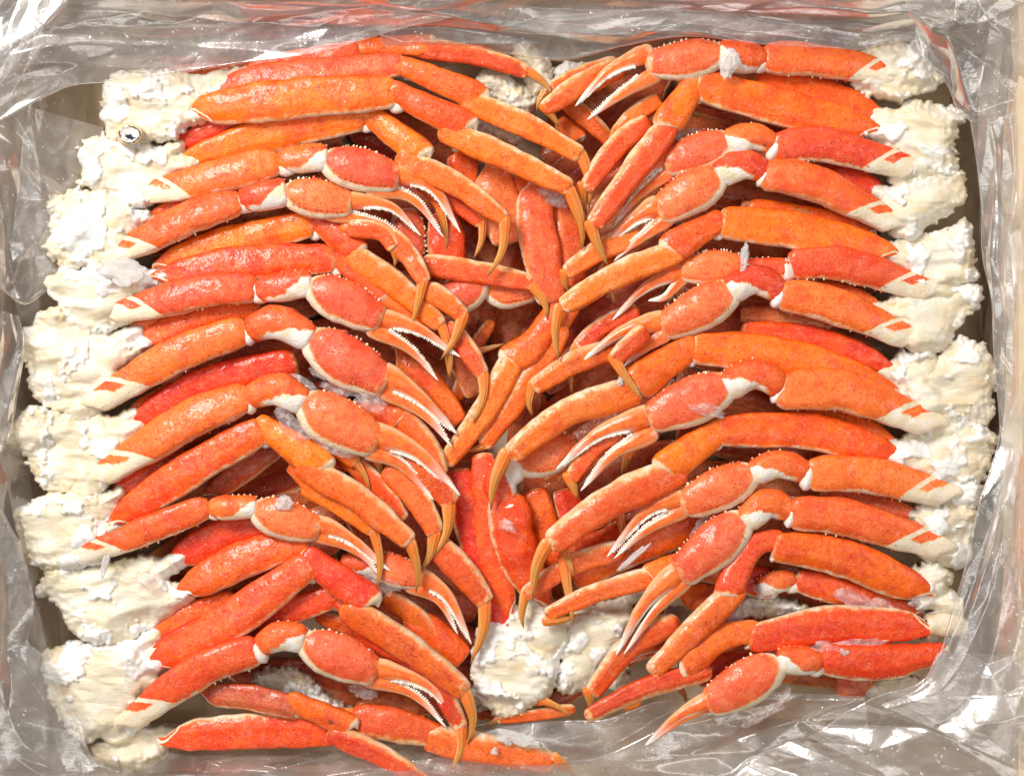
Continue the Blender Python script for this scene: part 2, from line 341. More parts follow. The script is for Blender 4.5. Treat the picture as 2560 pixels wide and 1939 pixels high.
def tube(mb, pts, width, prof, mat, ratio=.62, side=1, roll=0.0, nu=30, nv=18, wob=.03, power=2.6, lumps=0.0, oblique=0.0, keel=.05, flare=0.0):
    """tapered organic segment along a curve; side=+1 puts the s=0 edge towards +lateral (left of travel)"""
    px, py = PROF[prof]
    e = np.linspace(0, 1, nu-8); us = np.unique(np.concatenate([e, [.004, .012, .03, .05, .95, .97, .985, .994]]))
    c = curve(pts, 64); d = np.concatenate([[0], np.cumsum(np.linalg.norm(np.diff(c, axis=0), axis=1))]); L = d[-1]; d /= L
    C = np.stack([np.interp(us, d, c[:, k]) for k in range(3)], 1)
    T = np.gradient(C, us, axis=0); T /= np.linalg.norm(T, axis=1)[:, None]
    lat = np.cross(np.array([0, 0, 1.0])[None], T); lat /= np.linalg.norm(lat, axis=1)[:, None]; up = np.cross(T, lat)
    r = np.interp(us, px, py); th = np.linspace(0, 2*np.pi, nv, endpoint=False)
    ct, st = np.cos(th), np.sin(th)
    a = np.sign(ct)*np.abs(ct)**(2/power); b = np.sign(st)*np.abs(st)**(2/power)
    b = b*(1+keel*np.cos(4*th))+np.where(st > 0, .05*np.exp(-((ct-.30*side)/.26)**2)-.02*np.exp(-((ct+.35*side)/.2)**2), 0)*(1 if prof in ('merus', 'propodus', 'clawmerus') else 0)
    if roll: a, b2 = a*math.cos(roll)-b*ratio*math.sin(roll), (a*math.sin(roll)+b*ratio*math.cos(roll)); b = b2/ratio
    seed = rng.random(3)*500
    ws = width*S
    P = C[:, None]+lat[:, None]*(a[None, :, None]*r[:, None, None]*ws/2)+up[:, None]*(b[None, :, None]*r[:, None, None]*ws/2*ratio)
    if oblique: P = P+T[:, None]*(side*a[None, :, None]*oblique*ws*np.exp(-us/.22)[:, None, None])
    if flare: P = P+T[:, None]*(-side*a[None, :, None]*flare*ws*np.exp(-(1-us)/.2)[:, None, None])
    nrm = lat[:, None]*a[None, :, None]+up[:, None]*b[None, :, None]
    nz = fbm(P/(S*62)+seed+50, 2)*wob*width*S*1.7+fbm(P/(S*30)+seed, 3)*wob*width*S*1.1+fbm(P/(S*11)+seed, 2)*wob*.35*width*S
    if lumps: nz = nz+np.abs(fbm(P/(S*16)+seed, 3))*lumps*width*S
    P = P+nrm*(nz*np.clip(r*2, 0, 1)[:, None])[:, :, None]
    nu_ = len(us)
    uv = np.stack([np.repeat(us[:, None], nv, 1), np.repeat((.5-.5*side*np.clip(a, -1, 1))[None], nu_, 0)], -1)
    i = np.arange(nu_-1)[:, None]*nv; j = np.arange(nv)[None]; j2 = (j+1) % nv
    F = np.stack([i+j, i+nv+j, i+nv+j2, i+j2], -1).reshape(-1, 4)[:, ::-1]
    mb.add(P.reshape(-1, 3), F, uv.reshape(-1, 2), mat)
    return C, T, lat, up, r, us

_ico = None
def ico():
    global _ico
    if _ico is None:
        bm = bmesh.new(); bmesh.ops.create_icosphere(bm, subdivisions=1, radius=1)
        bm.verts.ensure_lookup_table(); _ico = (np.array([v.co[:] for v in bm.verts]), np.array([[v.index for v in f.verts] for f in bm.faces])); bm.free()
    return _ico
def bead(mb, p, r, mat, stretch=None):
    v, f = ico(); q = v*r
    if stretch is not None:
        d = np.asarray(stretch[0]); q = q+d[None]*(np.maximum(v@d, 0)[:, None]*r*stretch[1])
    mb.add(q+p[None], f, np.full((len(v), 2), .5), mat)

def root(name, label, cat, loc, group=None):
    o = bpy.data.objects.new(name, None); COL.objects.link(o); o.empty_display_size = .01; o.location = loc; o['_o'] = tuple(loc)
    o['label'] = label; o['category'] = cat
    if group: o['group'] = group
    return o

def parse(spec):
    """'z -40,-30 | M 500,275 700,250 w105 | C ...' -> dict"""
    d = {}
    for part in spec.split('|'):
        k = part.split(); key = k[0]
        if key == 'z': d['z'] = [float(a) for a in k[1].split(',')]
        elif key in 'MCPDHFG' :
            pts = [tuple(float(b) for b in a.split(',')) for a in k[1:] if ',' in a]; ww = [float(a[1:]) for a in k[1:] if a[0] == 'w'][0]
            d[key] = (pts, ww)
        else: d[key] = k[1] if len(k) > 1 else '1'
    return d
def lift(pts, z0, z1):
    n = len(pts); return [W(np.array(p[0]), np.array(p[1]), z0+(z1-z0)*i/(n-1)) for i, p in enumerate(pts)]
def edge_side(p, want_down):
    """side value so that the s=0 edge lies toward image-bottom (want_down) or top"""
    dx = p[-1][0]-p[0][0]
    # lateral = Z x T ; for travel +x lateral points to +Y (image top)
    top = 1 if dx >= 0 else -1      # side=+1 -> s=0 at +lateral
    return -top if want_down else top

def make_leg(th, spec):
    d = parse(spec); z = d.get('z', [-30.0]); z = z+[z[-1]]*(5-len(z)); tone = int(d.get('t', 0))
    flip = -1 if 'e' in d else 1
    top = None; red = tone in (1, 2)
    def part(name, parent):
        return name
    if 'M' in d:
        pts, wd = d['M']; P = lift(pts, z[0], z[1]); mb = MB()
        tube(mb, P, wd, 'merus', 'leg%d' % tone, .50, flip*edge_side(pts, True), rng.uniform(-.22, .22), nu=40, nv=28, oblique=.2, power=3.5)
        dv = np.array(pts[-1])-np.array(pts[-2]); dv = dv/np.linalg.norm(dv)
        if 'C' in d:
            q0 = np.array(pts[-1])-dv*wd*.22; q1 = np.array(d['C'][0][0])+(np.array(d['C'][0][1])-np.array(d['C'][0][0]))*.18
            off = np.array([0, wd*.17])
            tube(mb, lift([q0+off, q1+off], z[1]-12, z[1]-12), wd*.56, 'blob', 'skin', .8, nu=18, nv=14, wob=.08)
        top = mb.build('leg', th)
        if 'b' not in d or d['b'] != '0':
            v = np.array(pts[1])-np.array(pts[0]); v = v/np.linalg.norm(v); p0 = np.array(pts[0])+v*wd*.16
            m2 = MB(); tube(m2, lift([p0-v*105+np.array([0, rng.uniform(-10, 10)]), p0-v*50, p0], z[0]-24, z[0]-3), wd*.60, 'coxa', 'cox2' if tone == 2 else 'coxa', .8, nu=26, nv=16, wob=.09, lumps=.08)
            m2.build('leg_base', top)
    seq = [('C', 'knee', 'carpus', 'car1' if red else 'car', 1, 2), ('P', 'shin', 'propodus', 'pro1' if red else 'pro', 2, 3), ('D', 'leg_tip', 'tip', 'tip', 3, 4)]
    for key, nm, pf, mt, a, b in seq:
        if key not in d: continue
        pts, wd = d[key]; mb = MB()
        L3 = lift(pts, z[a], z[b])
        if key == 'P' and 'C' in d: L3[0] = L3[0]-(L3[1]-L3[0])/np.linalg.norm(L3[1]-L3[0])*22*S-np.array([0, 0, 4*S])
        if key == 'C' and 'M' in d: L3[0] = L3[0]-(L3[1]-L3[0])/np.linalg.norm(L3[1]-L3[0])*20*S+np.array([0, 0, -2*S])
        if key == 'D': L3[0] = L3[0]-(L3[1]-L3[0])/np.linalg.norm(L3[1]-L3[0])*14*S
        tube(mb, L3, wd*(1.04 if key == 'D' else 1), pf, mt, {'C': .58, 'P': .60, 'D': .72}[key], flip*edge_side(pts, key == 'C'), rng.uniform(-.2, .2), nu={'C': 28, 'P': 38, 'D': 24}[key], nv=22 if key != 'D' else 14, wob=.035, power=3.2 if key != 'D' else 2.0, flare=.16 if key == 'C' else 0)
        if top is None: top = mb.build('leg', th)
        else: mb.build(nm, top)
    return top

def make_claw(th, spec):
    d = parse(spec); z = d.get('z', [0.0]); z = z+[z[-1]]*(5-len(z)); top = None
    dull = 't' in d
    if 'M' in d:
        pts, wd = d['M']; v_ = np.array(pts[0])-np.array(pts[1]); v_ = v_/np.linalg.norm(v_); pts = [tuple(np.array(pts[0])+v_*(82 if 'x' not in d else 4)+np.array([0, 4]))]+list(pts[1:])
        P = lift(pts, z[0], z[1]); P[0] = P[0]-np.array([0, 0, (26 if 'x' not in d else 8)*S]); mb = MB(); sd = edge_side(pts, True)
        C, T, lat, up, r, us = tube(mb, P, wd, 'clawmerus', 'leg1' if dull else 'cm', .60, sd, rng.uniform(-.25, .2), nu=38, nv=28, oblique=.25, power=3.3)
        for k in range(11):        # spines along the lower edge
            u = .34+.06*k+rng.uniform(-.015, .015)
            if u > .93: break
            c = np.array([np.interp(u, us, C[:, i]) for i in range(3)]); la = np.array([np.interp(u, us, lat[:, i]) for i in range(3)]); rr = np.interp(u, us, r)*wd*S/2
            dirv = la*sd
            bead(mb, c+dirv*rr*.97+np.array([0, 0, rr*rng.uniform(-.05, .2)]), rng.choice([1.4, 2.0, 2.8, 3.6])*S, 'bead' if rng.random() < .4 else 'wart', (dirv, rng.uniform(.5, 1.6)))
            bead(mb, c+dirv*rr*.72+np.array([0, 0, rr*.50]), rng.uniform(1.8, 2.8)*S, 'wart')
        if 'C' in d:
            e = np.array(pts[-1]); f = np.array(d['C'][0][1]); g = np.array(d['C'][0][0]); dv = (e-np.array(pts[-2])); dv = dv/np.linalg.norm(dv)
            tube(mb, lift([e-dv*wd*.28+np.array([0, wd*.12]), g+(f-g)*.38+np.array([0, wd*.10])], z[1]-4, z[1]-4), wd*.72, 'blob', 'skin', .8, nu=20, nv=14, wob=.06)
        top = mb.build('claw_arm', th)
        if d.get('b', '1') != '0':
            v = np.array(pts[1])-np.array(pts[0]); v = v/np.linalg.norm(v); p0 = np.array(pts[0])+v*wd*.16
            m2 = MB(); tube(m2, lift([p0-v*150+np.array([0, rng.uniform(-10, 10)]), p0-v*70, p0], z[0]-34, z[0]-2), wd*.68, 'coxa', 'coxa', .8, nu=40, nv=24, wob=.06, lumps=.05)
            m2.build('claw_arm_base', top)
    if 'C' in d:
        pts, wd = d['C']; wd = wd*.90; mb = MB(); P = lift(pts, z[1], z[2]); sd = edge_side(pts, True)
        C, T, lat, up, r, us = tube(mb, P, wd, 'clawcarpus', 'cc', .78, sd, 0, nu=30, nv=22, wob=.04)
        for u in np.linspace(.5, .95, 5):
            c = np.array([np.interp(u, us, C[:, i]) for i in range(3)]); la = np.array([np.interp(u, us, lat[:, i]) for i in range(3)]); rr = np.interp(u, us, r)*wd*S/2
            bead(mb, c-la*sd*rr*.98, 2.8*S, 'bead')
        o = mb.build('wrist' if top else 'claw_arm', top or th); top = top or o
    if 'H' in d:
        pts, wd = d['H']; wd = wd*.90; mb = MB(); P = lift(pts, z[2], z[3]); sd = edge_side(pts, True)
        C, T, lat, up, r, us = tube(mb, P, wd, 'palm', 'palm', .60, sd, rng.uniform(-.06, .06), nu=44, nv=26, wob=.022, power=2.2, keel=.03)
        def at(u): return (np.array([np.interp(u, us, C[:, i]) for i in range(3)]), np.array([np.interp(u, us, lat[:, i]) for i in range(3)]), np.interp(u, us, r)*wd*S/2)
        for u in np.linspace(.08, .84, 26):        # beaded crest along the upper edge
            if rng.random() < .22: continue
            c, la, rr = at(u+rng.uniform(-.02, .02)); bead(mb, c-la*sd*rr*rng.uniform(.93, 1.0)+np.array([0, 0, rr*rng.uniform(-.04, .22)]), rng.choice([1.6, 2.2, 2.8, 4.0])*rng.uniform(.8, 1.2)*S, 'bead' if rng.random() < .7 else 'wart', (-la*sd, rng.uniform(.2, 1.0)))
        for u in np.linspace(.2, .85, 15):         # rows of warts
            c, la, rr = at(u+rng.uniform(-.02, .02))
            bead(mb, c+la*sd*rr*.60+np.array([0, 0, rr*.47]), rng.uniform(1.8, 3.2)*S, 'wart')
            if rng.random() < .6: bead(mb, c+la*sd*rr*.42+np.array([0, 0, rr*.535]), rng.uniform(1.5, 2.4)*S, 'wart')
        o = mb.build('claw_palm' if top else 'claw_arm', top or th); top = top or o
    mids = {}
    for k in 'FG':
        if k in d: mids[k] = np.mean(np.array(d[k][0]), 0)
    for k in 'FG':
        if k not in d: continue
        pts, wd = d[k]; other = mids.get('G' if k == 'F' else 'F'); P = lift(pts, z[3]+(4 if k == 'F' else -3), z[4]); P[0] = P[0]-(P[1]-P[0])/np.linalg.norm(P[1]-P[0])*(14 if k == 'F' else 34)*S-np.array([0, 0, 7*S]); mb = MB()
        tq = np.array(pts[-1])-np.array(pts[0]); inner = 1
        if other is not None:
            # which side of the finger faces the other one (lateral = left of travel in image with y up)
            cr = tq[0]*-(other[1]-mids[k][1])-(-tq[1])*(other[0]-mids[k][0]); inner = 1 if cr > 0 else -1
        C, T, lat, up, r, us = tube(mb, P, wd*1.02, 'finger', 'fin', .72, inner, 0, nu=40, nv=18, wob=.03, power=2.0)
        if 'n' not in d:
            nt = int(np.linalg.norm(tq)/8.0)
            for q in range(nt):
                u = .26+.68*q/nt; c = np.array([np.interp(u, us, C[:, i]) for i in range(3)]); la = np.array([np.interp(u, us, lat[:, i]) for i in range(3)]); rr = np.interp(u, us, r)*wd*S/2
                bead(mb, c+la*inner*(rr*.92+.8*S)+np.array([0, 0, rr*.34]), max(2.2, 5.6*(1-u*.6)*rng.uniform(.6, 1.25))*S, 'tooth', (la*inner, rng.uniform(.1, .6)))
        o = mb.build('pincer_finger' if top else 'claw_arm', top or th); top = top or o
    return top

# ---------------------------------------------------------------- shoulder: torn white body meat
def seg_dist(px, py, poly):
    P = np.stack([px, py], -1); n = len(poly); best = np.full(px.shape, 1e9); ins = np.zeros(px.shape, bool)
    for i in range(n):
        a = np.array(poly[i]); b = np.array(poly[(i+1) % n]); ab = b-a; t = np.clip(((P-a)@ab)/(ab@ab), 0, 1); q = P-a-t[..., None]*ab
        best = np.minimum(best, np.hypot(q[..., 0], q[..., 1]))
        c = ((a[1] > py) != (b[1] > py)) & (px < (b[0]-a[0])*(py-a[1])/(b[1]-a[1]+1e-9)+a[0]); ins ^= c
    return np.where(ins, best, -best)
def smooth_poly(poly):
    P = np.array(poly, float)
    for _ in range(1):
        Q = .75*P+.25*np.roll(P, -1, 0); R = .25*P+.75*np.roll(P, -1, 0); P = np.stack([Q, R], 1).reshape(-1, 2)
    return P
def make_shoulder(th, poly, z, H=46, step=3.2, rag=9, mat='flesh', name='shoulder', flute=None, grow=9, arms=()):
    poly = smooth_poly(poly); ext = np.array([poly.min(0), poly.max(0)]+[(a[0], a[1]) for a in arms]); x0, y0 = ext.min(0)-34; x1, y1 = ext.max(0)+34
    X, Y = np.meshgrid(np.arange(x0, x1, step), np.arange(y0, y1, step)); seed = rng.random(3)*300
    def sd(X, Y):
        Q = np.stack([X, Y, np.zeros_like(X)], -1)
        base = sd_body(X, Y, Q)
        for ax, ay, bx, by, r0, r1 in arms:
            ab = np.array([bx-ax, by-ay]); t = np.clip(((X-ax)*ab[0]+(Y-ay)*ab[1])/(ab@ab), 0, 1); dd = np.hypot(X-ax-t*ab[0], Y-ay-t*ab[1])
            L_ = np.hypot(*ab); c = r0+(r1-r0)*t+3.0*np.sin(t*L_/9.0)*(t > .12)-dd+fbm(Q/16+seed+5, 3)*5
            h = np.clip(.5+.5*(c-base)/14, 0, 1); base = base*(1-h)+c*h+14*h*(1-h)*.9
        return base
    def sd_body(X, Y, Q):
        return seg_dist(X, Y, poly)+grow+fbm(Q/34+seed, 3)*rag*1.6+fbm(Q/11+seed, 4)*rag*1.1+np.abs(fbm(Q/18+seed, 2))*rag*1.2-rag*.5
    D = sd(X, Y); gy, gx = np.gradient(D, step); g2 = gx*gx+gy*gy+1e-4
    out = D < 0; k = np.clip(-D/g2, 0, step*1.5); Xs = X+np.where(out, gx*k, 0); Ys = Y+np.where(out, gy*k, 0)
    Q = np.stack([X, Y, np.zeros_like(X)], -1)
    dd = np.clip(D/52, 0, 1); z0 = H*np.sqrt(1-(1-dd)**2)
    ang = flute if flute is not None else 0.0
    fl = np.sin((Y*math.cos(ang)-X*math.sin(ang))/11+fbm(Q/np.array([150., 60., 1.])+seed, 2)*5)*np.clip(fbm(Q/70+seed+61, 2)*2.5+.4, 0, 1)
    ku, kv = X.shape[1], X.shape[0]
    big = crumple(x1-x0, y1-y0, ku, kv, 74, 46, 17, 3, rng.uniform(-.5, .5)).T; small = crumple(x1-x0, y1-y0, ku, kv, 40, 17, 5.0, 1, rng.uniform(-.6, .6)).T
    nz = big+small+fbm(Q/np.array([120., 80., 1.])+seed+9, 2)*16+fl*2.4
    pl = fbm(Q/52+seed+77, 5); fluff = np.clip((pl-.13)/.05, 0, 1); nz = nz+fluff*(8+fbm(Q/26+seed+55, 3)*10)
    Z = z-H*.75+z0+nz*np.clip(D/16, .12, 1)
    keep = D > -step*1.3
    idx = -np.ones(X.shape, int); ny, nx = X.shape
    c = (keep[:-1, :-1] & keep[1:, :-1] & keep[:-1, 1:] & keep[1:, 1:]) & ((D[:-1, :-1] > 0) | (D[1:, :-1] > 0) | (D[:-1, 1:] > 0) | (D[1:, 1:] > 0))
    used = np.zeros(X.shape, bool)
    used[:-1, :-1] |= c; used[1:, :-1] |= c; used[:-1, 1:] |= c; used[1:, 1:] |= c
    idx[used] = np.arange(used.sum())
    V = W(Xs[used], Ys[used], Z[used])
    F = np.stack([idx[:-1, :-1][c], idx[1:, :-1][c], idx[1:, 1:][c], idx[:-1, 1:][c]], -1)
    # skirt: drop the rim straight down so the lump has thickness
    e = np.concatenate([F[:, [0, 1]], F[:, [1, 2]], F[:, [2, 3]], F[:, [3, 0]]]); key = np.sort(e, 1); _, inv, cnt = np.unique(key, axis=0, return_inverse=True, return_counts=True)
    be = e[cnt[inv.ravel()] == 1]; bv = np.unique(be); mp = -np.ones(len(V), int); mp[bv] = np.arange(len(bv))+len(V)
    low = V[bv].copy(); low[:, 2] -= 58*S; low[:, :2] = low[:, :2]+(V[:, :2].mean(0)-low[:, :2])*.06
    F2 = np.stack([be[:, 1], be[:, 0], mp[be[:, 0]], mp[be[:, 1]]], -1)
    mb = MB(); Vall = np.vstack([V, low]); at = np.concatenate([fluff[used]+.001, np.zeros(len(bv))])
    mb.add(Vall, np.vstack([F, F2]), np.full((len(Vall), 2), .5), mat, at)
    return mb.build(name, th)

def make_ice(par, x, y, z, rx, ry, ang=0.0, mat='ice', name='ice_crust', h=.45):
    bm = bmesh.new(); bmesh.ops.create_icosphere(bm, subdivisions=4, radius=1)
    v = np.array([q.co[:] for q in bm.verts]); f = np.array([[q.index for q in k.verts] for k in bm.faces]); bm.free()
    sd = rng.random(3)*200; n = fbm(v*1.1+sd, 3); n2 = fbm(v*4.0+sd, 3); rr = 1+n*.9+n2*.3
    v = v*rr[:, None]; c, s = math.cos(ang), math.sin(ang); a = v[:, 0]*rx; b = v[:, 1]*ry
    V = W(x+a*c-b*s, y+a*s+b*c, z+v[:, 2]*min(rx, ry)*h)
    mb = MB(); mb.add(V, f, np.full((len(v), 2), .5), mat); return mb.build(name, par, smooth=True)

HALF = 'half crabs packed in the box'
def crab(label, legs=(), claws=(), shoulder=None, zs=-30, at=None, group=HALF, flute=0.0, extra=(), name='half_crab'):
    if at is None: at = np.mean(np.array(shoulder[0]), 0)
    r = root(name, label, 'crab', tuple(W(np.array(at[0]), np.array(at[1]), zs)), group)
    polys = shoulder or []; arms = {i: [] for i in range(len(polys))}
    def root_of(sp, k):
        d = parse(sp)
        if 'M' not in d or d.get('b') == '0' or not polys: return sp
        pts, wd = d['M']; v = np.array(pts[1])-np.array(pts[0]); v = v/np.linalg.norm(v); p0 = np.array(pts[0])+v*wd*(.22 if k < .32 else -.05); p1 = p0-v*(120 if k < .32 else 95)
        best = max(range(len(polys)), key=lambda i: seg_dist(np.array([p1[0]]), np.array([p1[1]]), smooth_poly(polys[i]))[0])
        if seg_dist(np.array([p1[0]]), np.array([p1[1]]), smooth_poly(polys[best]))[0] < -70: return sp
        arms[best].append((p0[0], p0[1], p1[0], p1[1], wd*k, wd*k*1.25)); return sp+' | b 0'
    legs = [root_of(q, .30) for q in legs]; claws = [root_of(q, .34) for q in claws]
    for i, poly in enumerate(polys): make_shoulder(r, poly, zs, flute=flute, arms=arms[i])
    for s in legs: make_leg(r, s)
    for s in claws: make_claw(r, s)
    for e in extra:
        make_ice(r, *e)
    return r
def PL(s): return [tuple(float(b) for b in a.split(',')) for a in s.split()]


def stump_mat():
    t = NT('burnt_stump'); t.coords()
    n = t.noise(9, 4); r = t.math('ADD', t.u, t.math('MULTIPLY', t.math('SUBTRACT', n, .5), .36))
    c = t.mix(t.ramp(n, .3, .6), (0.62, .57, .48), (0.70, .67, .62))
    blot = t.math('MULTIPLY', t.ramp(t.noise(16, 3), .52, .56), t.ramp(r, .7, .5)); c = t.mix(blot, c, (0.03, .035, .045))
    ring = t.math('MULTIPLY', t.math('MULTIPLY', t.ramp(r, .68, .74), t.ramp(r, .86, .80)), t.ramp(t.noise(14, 2), .36, .46)); c = t.mix(t.math('MULTIPLY', ring, .95), c, (0.05, .028, .016))
    c = t.mix(t.ramp(r, .82, .90), c, (0.80, .58, .34))
    t.ln(c, t.b.inputs['Base Color']); t.b.inputs['Roughness'].default_value = .9; t.b.inputs['Specular IOR Level'].default_value = .05; t.ln(t.bump(n, .5, 3.0), t.b.inputs['Normal'])
    return t.m
M['stump'] = stump_mat()
def make_stump(par, x, y, z, rx, ry, h=60):
    th = np.linspace(0, 2*np.pi, 40, endpoint=False); rr = np.array([0.02, .2, .4, .55, .66, .76, .86, .95, 1.0, 1.02, 1.04]); hh = np.array([-1, -1, 0, 0, 2, 4, 3, -2, -8, -30, -h])
    R, T = np.meshgrid(rr, th, indexing='ij'); wv = 1+.05*np.sin(3*T+1)+.03*np.sin(5*T)
    P = W(x+R*rx*np.cos(T)*wv, y-R*ry*np.sin(T)*wv, z+np.repeat(hh[:, None], 40, 1)).reshape(-1, 3)
    i = np.arange(len(rr)-1)[:, None]*40; j = np.arange(40)[None]; j2 = (j+1) % 40
    F = np.stack([i+j, i+40+j, i+40+j2, i+j2], -1).reshape(-1, 4)
    mb = MB(); mb.add(P, F, np.stack([R, T/6.3], -1).reshape(-1, 2), 'stump'); mb.build('leg_stump', par)
# ================================================================ box, bag, table
RIM, FLOOR = 95.0, -255.0
def slab(name, par, quad, thick, mat):
    """thick panel between four corner points (world), extruded along its normal"""
    q = np.array(quad); n = np.cross(q[1]-q[0], q[3]-q[0]); n = n/np.linalg.norm(n)
    mb = MB(); N = 10
    g = np.linspace(0, 1, N); A, B = np.meshgrid(g, g, indexing='ij')
    P = (q[0]*((1-A)*(1-B))[..., None]+q[1]*(A*(1-B))[..., None]+q[2]*(A*B)[..., None]+q[3]*((1-A)*B)[..., None]).reshape(-1, 3)
    v = np.vstack([P, P-n*thick]); i = np.arange(N-1)[:, None]*N+np.arange(N-1)[None]
    f = np.stack([i, i+N, i+N+1, i+1], -1).reshape(-1, 4); fb = f[:, ::-1]+N*N
    ring = list(range(0, N))+[k*N+N-1 for k in range(1, N)]+[(N-1)*N+k for k in range(N-2, -1, -1)]+[k*N for k in range(N-2, 0, -1)]
    s = [[ring[k], ring[(k+1) % len(ring)], ring[(k+1) % len(ring)]+N*N, ring[k]+N*N] for k in range(len(ring))]
    mb.add(v, np.vstack([f, fb, s]), np.full((len(v), 2), .5), mat); return mb.build(name, par, smooth=False)
def P3(x, y, z): return np.array([(x-1280)*S, (969.5-y)*S, z*S])
BX0, BX1, BY0, BY1 = -50, 2540, 14, 1980       # inner faces of the box walls
table = MB(); g = 3.0
table.add([[-g, -g, (FLOOR-60)*S], [g, -g, (FLOOR-60)*S], [g, g, (FLOOR-60)*S], [-g, g, (FLOOR-60)*S]], [[0, 1, 2, 3]], np.full((4, 2), .5), 'table')
tb = table.build('ground', origin=(0, 0, 0)); tb['kind'] = 'structure'; tb['label'] = 'grey work surface under the cardboard box'
box = root('cardboard_box', 'open brown cardboard box holding the frozen crab', 'box', tuple(P3(1280, 970, FLOOR)))
T_ = 18*S
slab('bottom_panel', box, [P3(BX0-16, BY1+16, FLOOR-10), P3(BX1+16, BY1+16, FLOOR-10), P3(BX1+16, BY0-16, FLOOR-10), P3(BX0-16, BY0-16, FLOOR-10)], T_, 'board')
slab('side_panel', box, [P3(BX0, BY0, FLOOR-8), P3(BX0, BY0, RIM), P3(BX0, BY1, RIM), P3(BX0, BY1, FLOOR-8)][::-1], T_, 'board')
slab('side_panel', box, [P3(BX1, BY0, FLOOR-8), P3(BX1, BY0, RIM), P3(BX1, BY1, RIM), P3(BX1, BY1, FLOOR-8)], T_, 'board')
slab('side_panel', box, [P3(BX0-18, BY0-1, FLOOR-8), P3(BX1+18, BY0-1, FLOOR-8), P3(BX1+18, BY0-1, RIM), P3(BX0-18, BY0-1, RIM)], T_, 'board')
slab('side_panel', box, [P3(BX0-18, BY1+1, RIM), P3(BX1+18, BY1+1, RIM), P3(BX1+18, BY1+1, FLOOR-8), P3(BX0-18, BY1+1, FLOOR-8)], T_, 'board')
slab('top_flap', box, [P3(BX0-20, BY0-20, RIM), P3(BX1+20, BY0-20, RIM), P3(BX1+20, BY0-900, RIM-170), P3(BX0-20, BY0-900, RIM-170)], T_, 'board')
slab('top_flap', box, [P3(BX0-20, BY1+900, RIM-170), P3(BX1+20, BY1+900, RIM-170), P3(BX1+20, BY1+20, RIM), P3(BX0-20, BY1+20, RIM)], T_, 'board')
slab('top_flap', box, [P3(BX0-20, BY0-10, RIM+2), P3(BX0-900, BY0-10, RIM-150), P3(BX0-900, BY1+10, RIM-150), P3(BX0-20, BY1+10, RIM+2)], T_, 'board')
slab('top_flap', box, [P3(BX1+20, BY1+10, RIM+2), P3(BX1+900, BY1+10, RIM-150), P3(BX1+900, BY0-10, RIM-150), P3(BX1+20, BY0-10, RIM+2)], T_, 'board')

def crumple(LU, LV, ku, kv, cu, cv, amp, blur=1, ang=0.0):
    """heights of a sheet folded into flat facets: random points joined by triangles, sampled on a ku x kv grid (cell size cu x cv)"""
    nx, ny = max(3, int(LU/cu)), max(3, int(LV/cv)); pts = []
    for i in range(-1, nx+2):
        for j in range(-1, ny+2):
            pts.append((i+.5*(j % 2)+rng.uniform(-.42, .42), j+rng.uniform(-.42, .42)))
    co, ed, fa, *_ = geometry.delaunay_2d_cdt([Vector(p) for p in pts], [], [], 0, 1e-6)
    hh = rng.uniform(-1, 1, len(co)); co = np.array([c[:] for c in co])
    U, V = np.meshgrid(np.linspace(0, nx, ku), np.linspace(0, ny, kv), indexing='ij')
    if ang: U = U+(V-ny/2)*ang
    U = np.clip(U, -.6, nx+.6)
    Hh = np.zeros((ku, kv))
    for f in fa:
        if len(f) != 3: continue
        a, b, c = co[f[0]], co[f[1]], co[f[2]]
        m = (U >= min(a[0], b[0], c[0])-1e-6) & (U <= max(a[0], b[0], c[0])+1e-6) & (V >= min(a[1], b[1], c[1])-1e-6) & (V <= max(a[1], b[1], c[1])+1e-6)
        if not m.any(): continue
        u, v = U[m], V[m]; dt = (b[1]-c[1])*(a[0]-c[0])+(c[0]-b[0])*(a[1]-c[1])
        if abs(dt) < 1e-9: continue
        l1 = ((b[1]-c[1])*(u-c[0])+(c[0]-b[0])*(v-c[1]))/dt; l2 = ((c[1]-a[1])*(u-c[0])+(a[0]-c[0])*(v-c[1]))/dt; l3 = 1-l1-l2
        ok = (l1 > -1e-6) & (l2 > -1e-6) & (l3 > -1e-6)
        t = Hh[m]; t[ok] = (l1*hh[f[0]]+l2*hh[f[1]]+l3*hh[f[2]])[ok]; Hh[m] = t
    for _ in range(blur):
        Q = np.pad(Hh, 1, mode='edge'); Hh = (Q[:-2, 1:-1]+Q[2:, 1:-1]+Q[1:-1, :-2]+Q[1:-1, 2:]+4*Q[1:-1, 1:-1])/8
    return Hh*amp
def pline(s, n):
    P = np.array([tuple(float(b) for b in a.split(',')) for a in s.split()])
    c = curve(P*np.array([1, 1, 1.0]), n) if len(P) > 2 else curve(P, n)
    return c
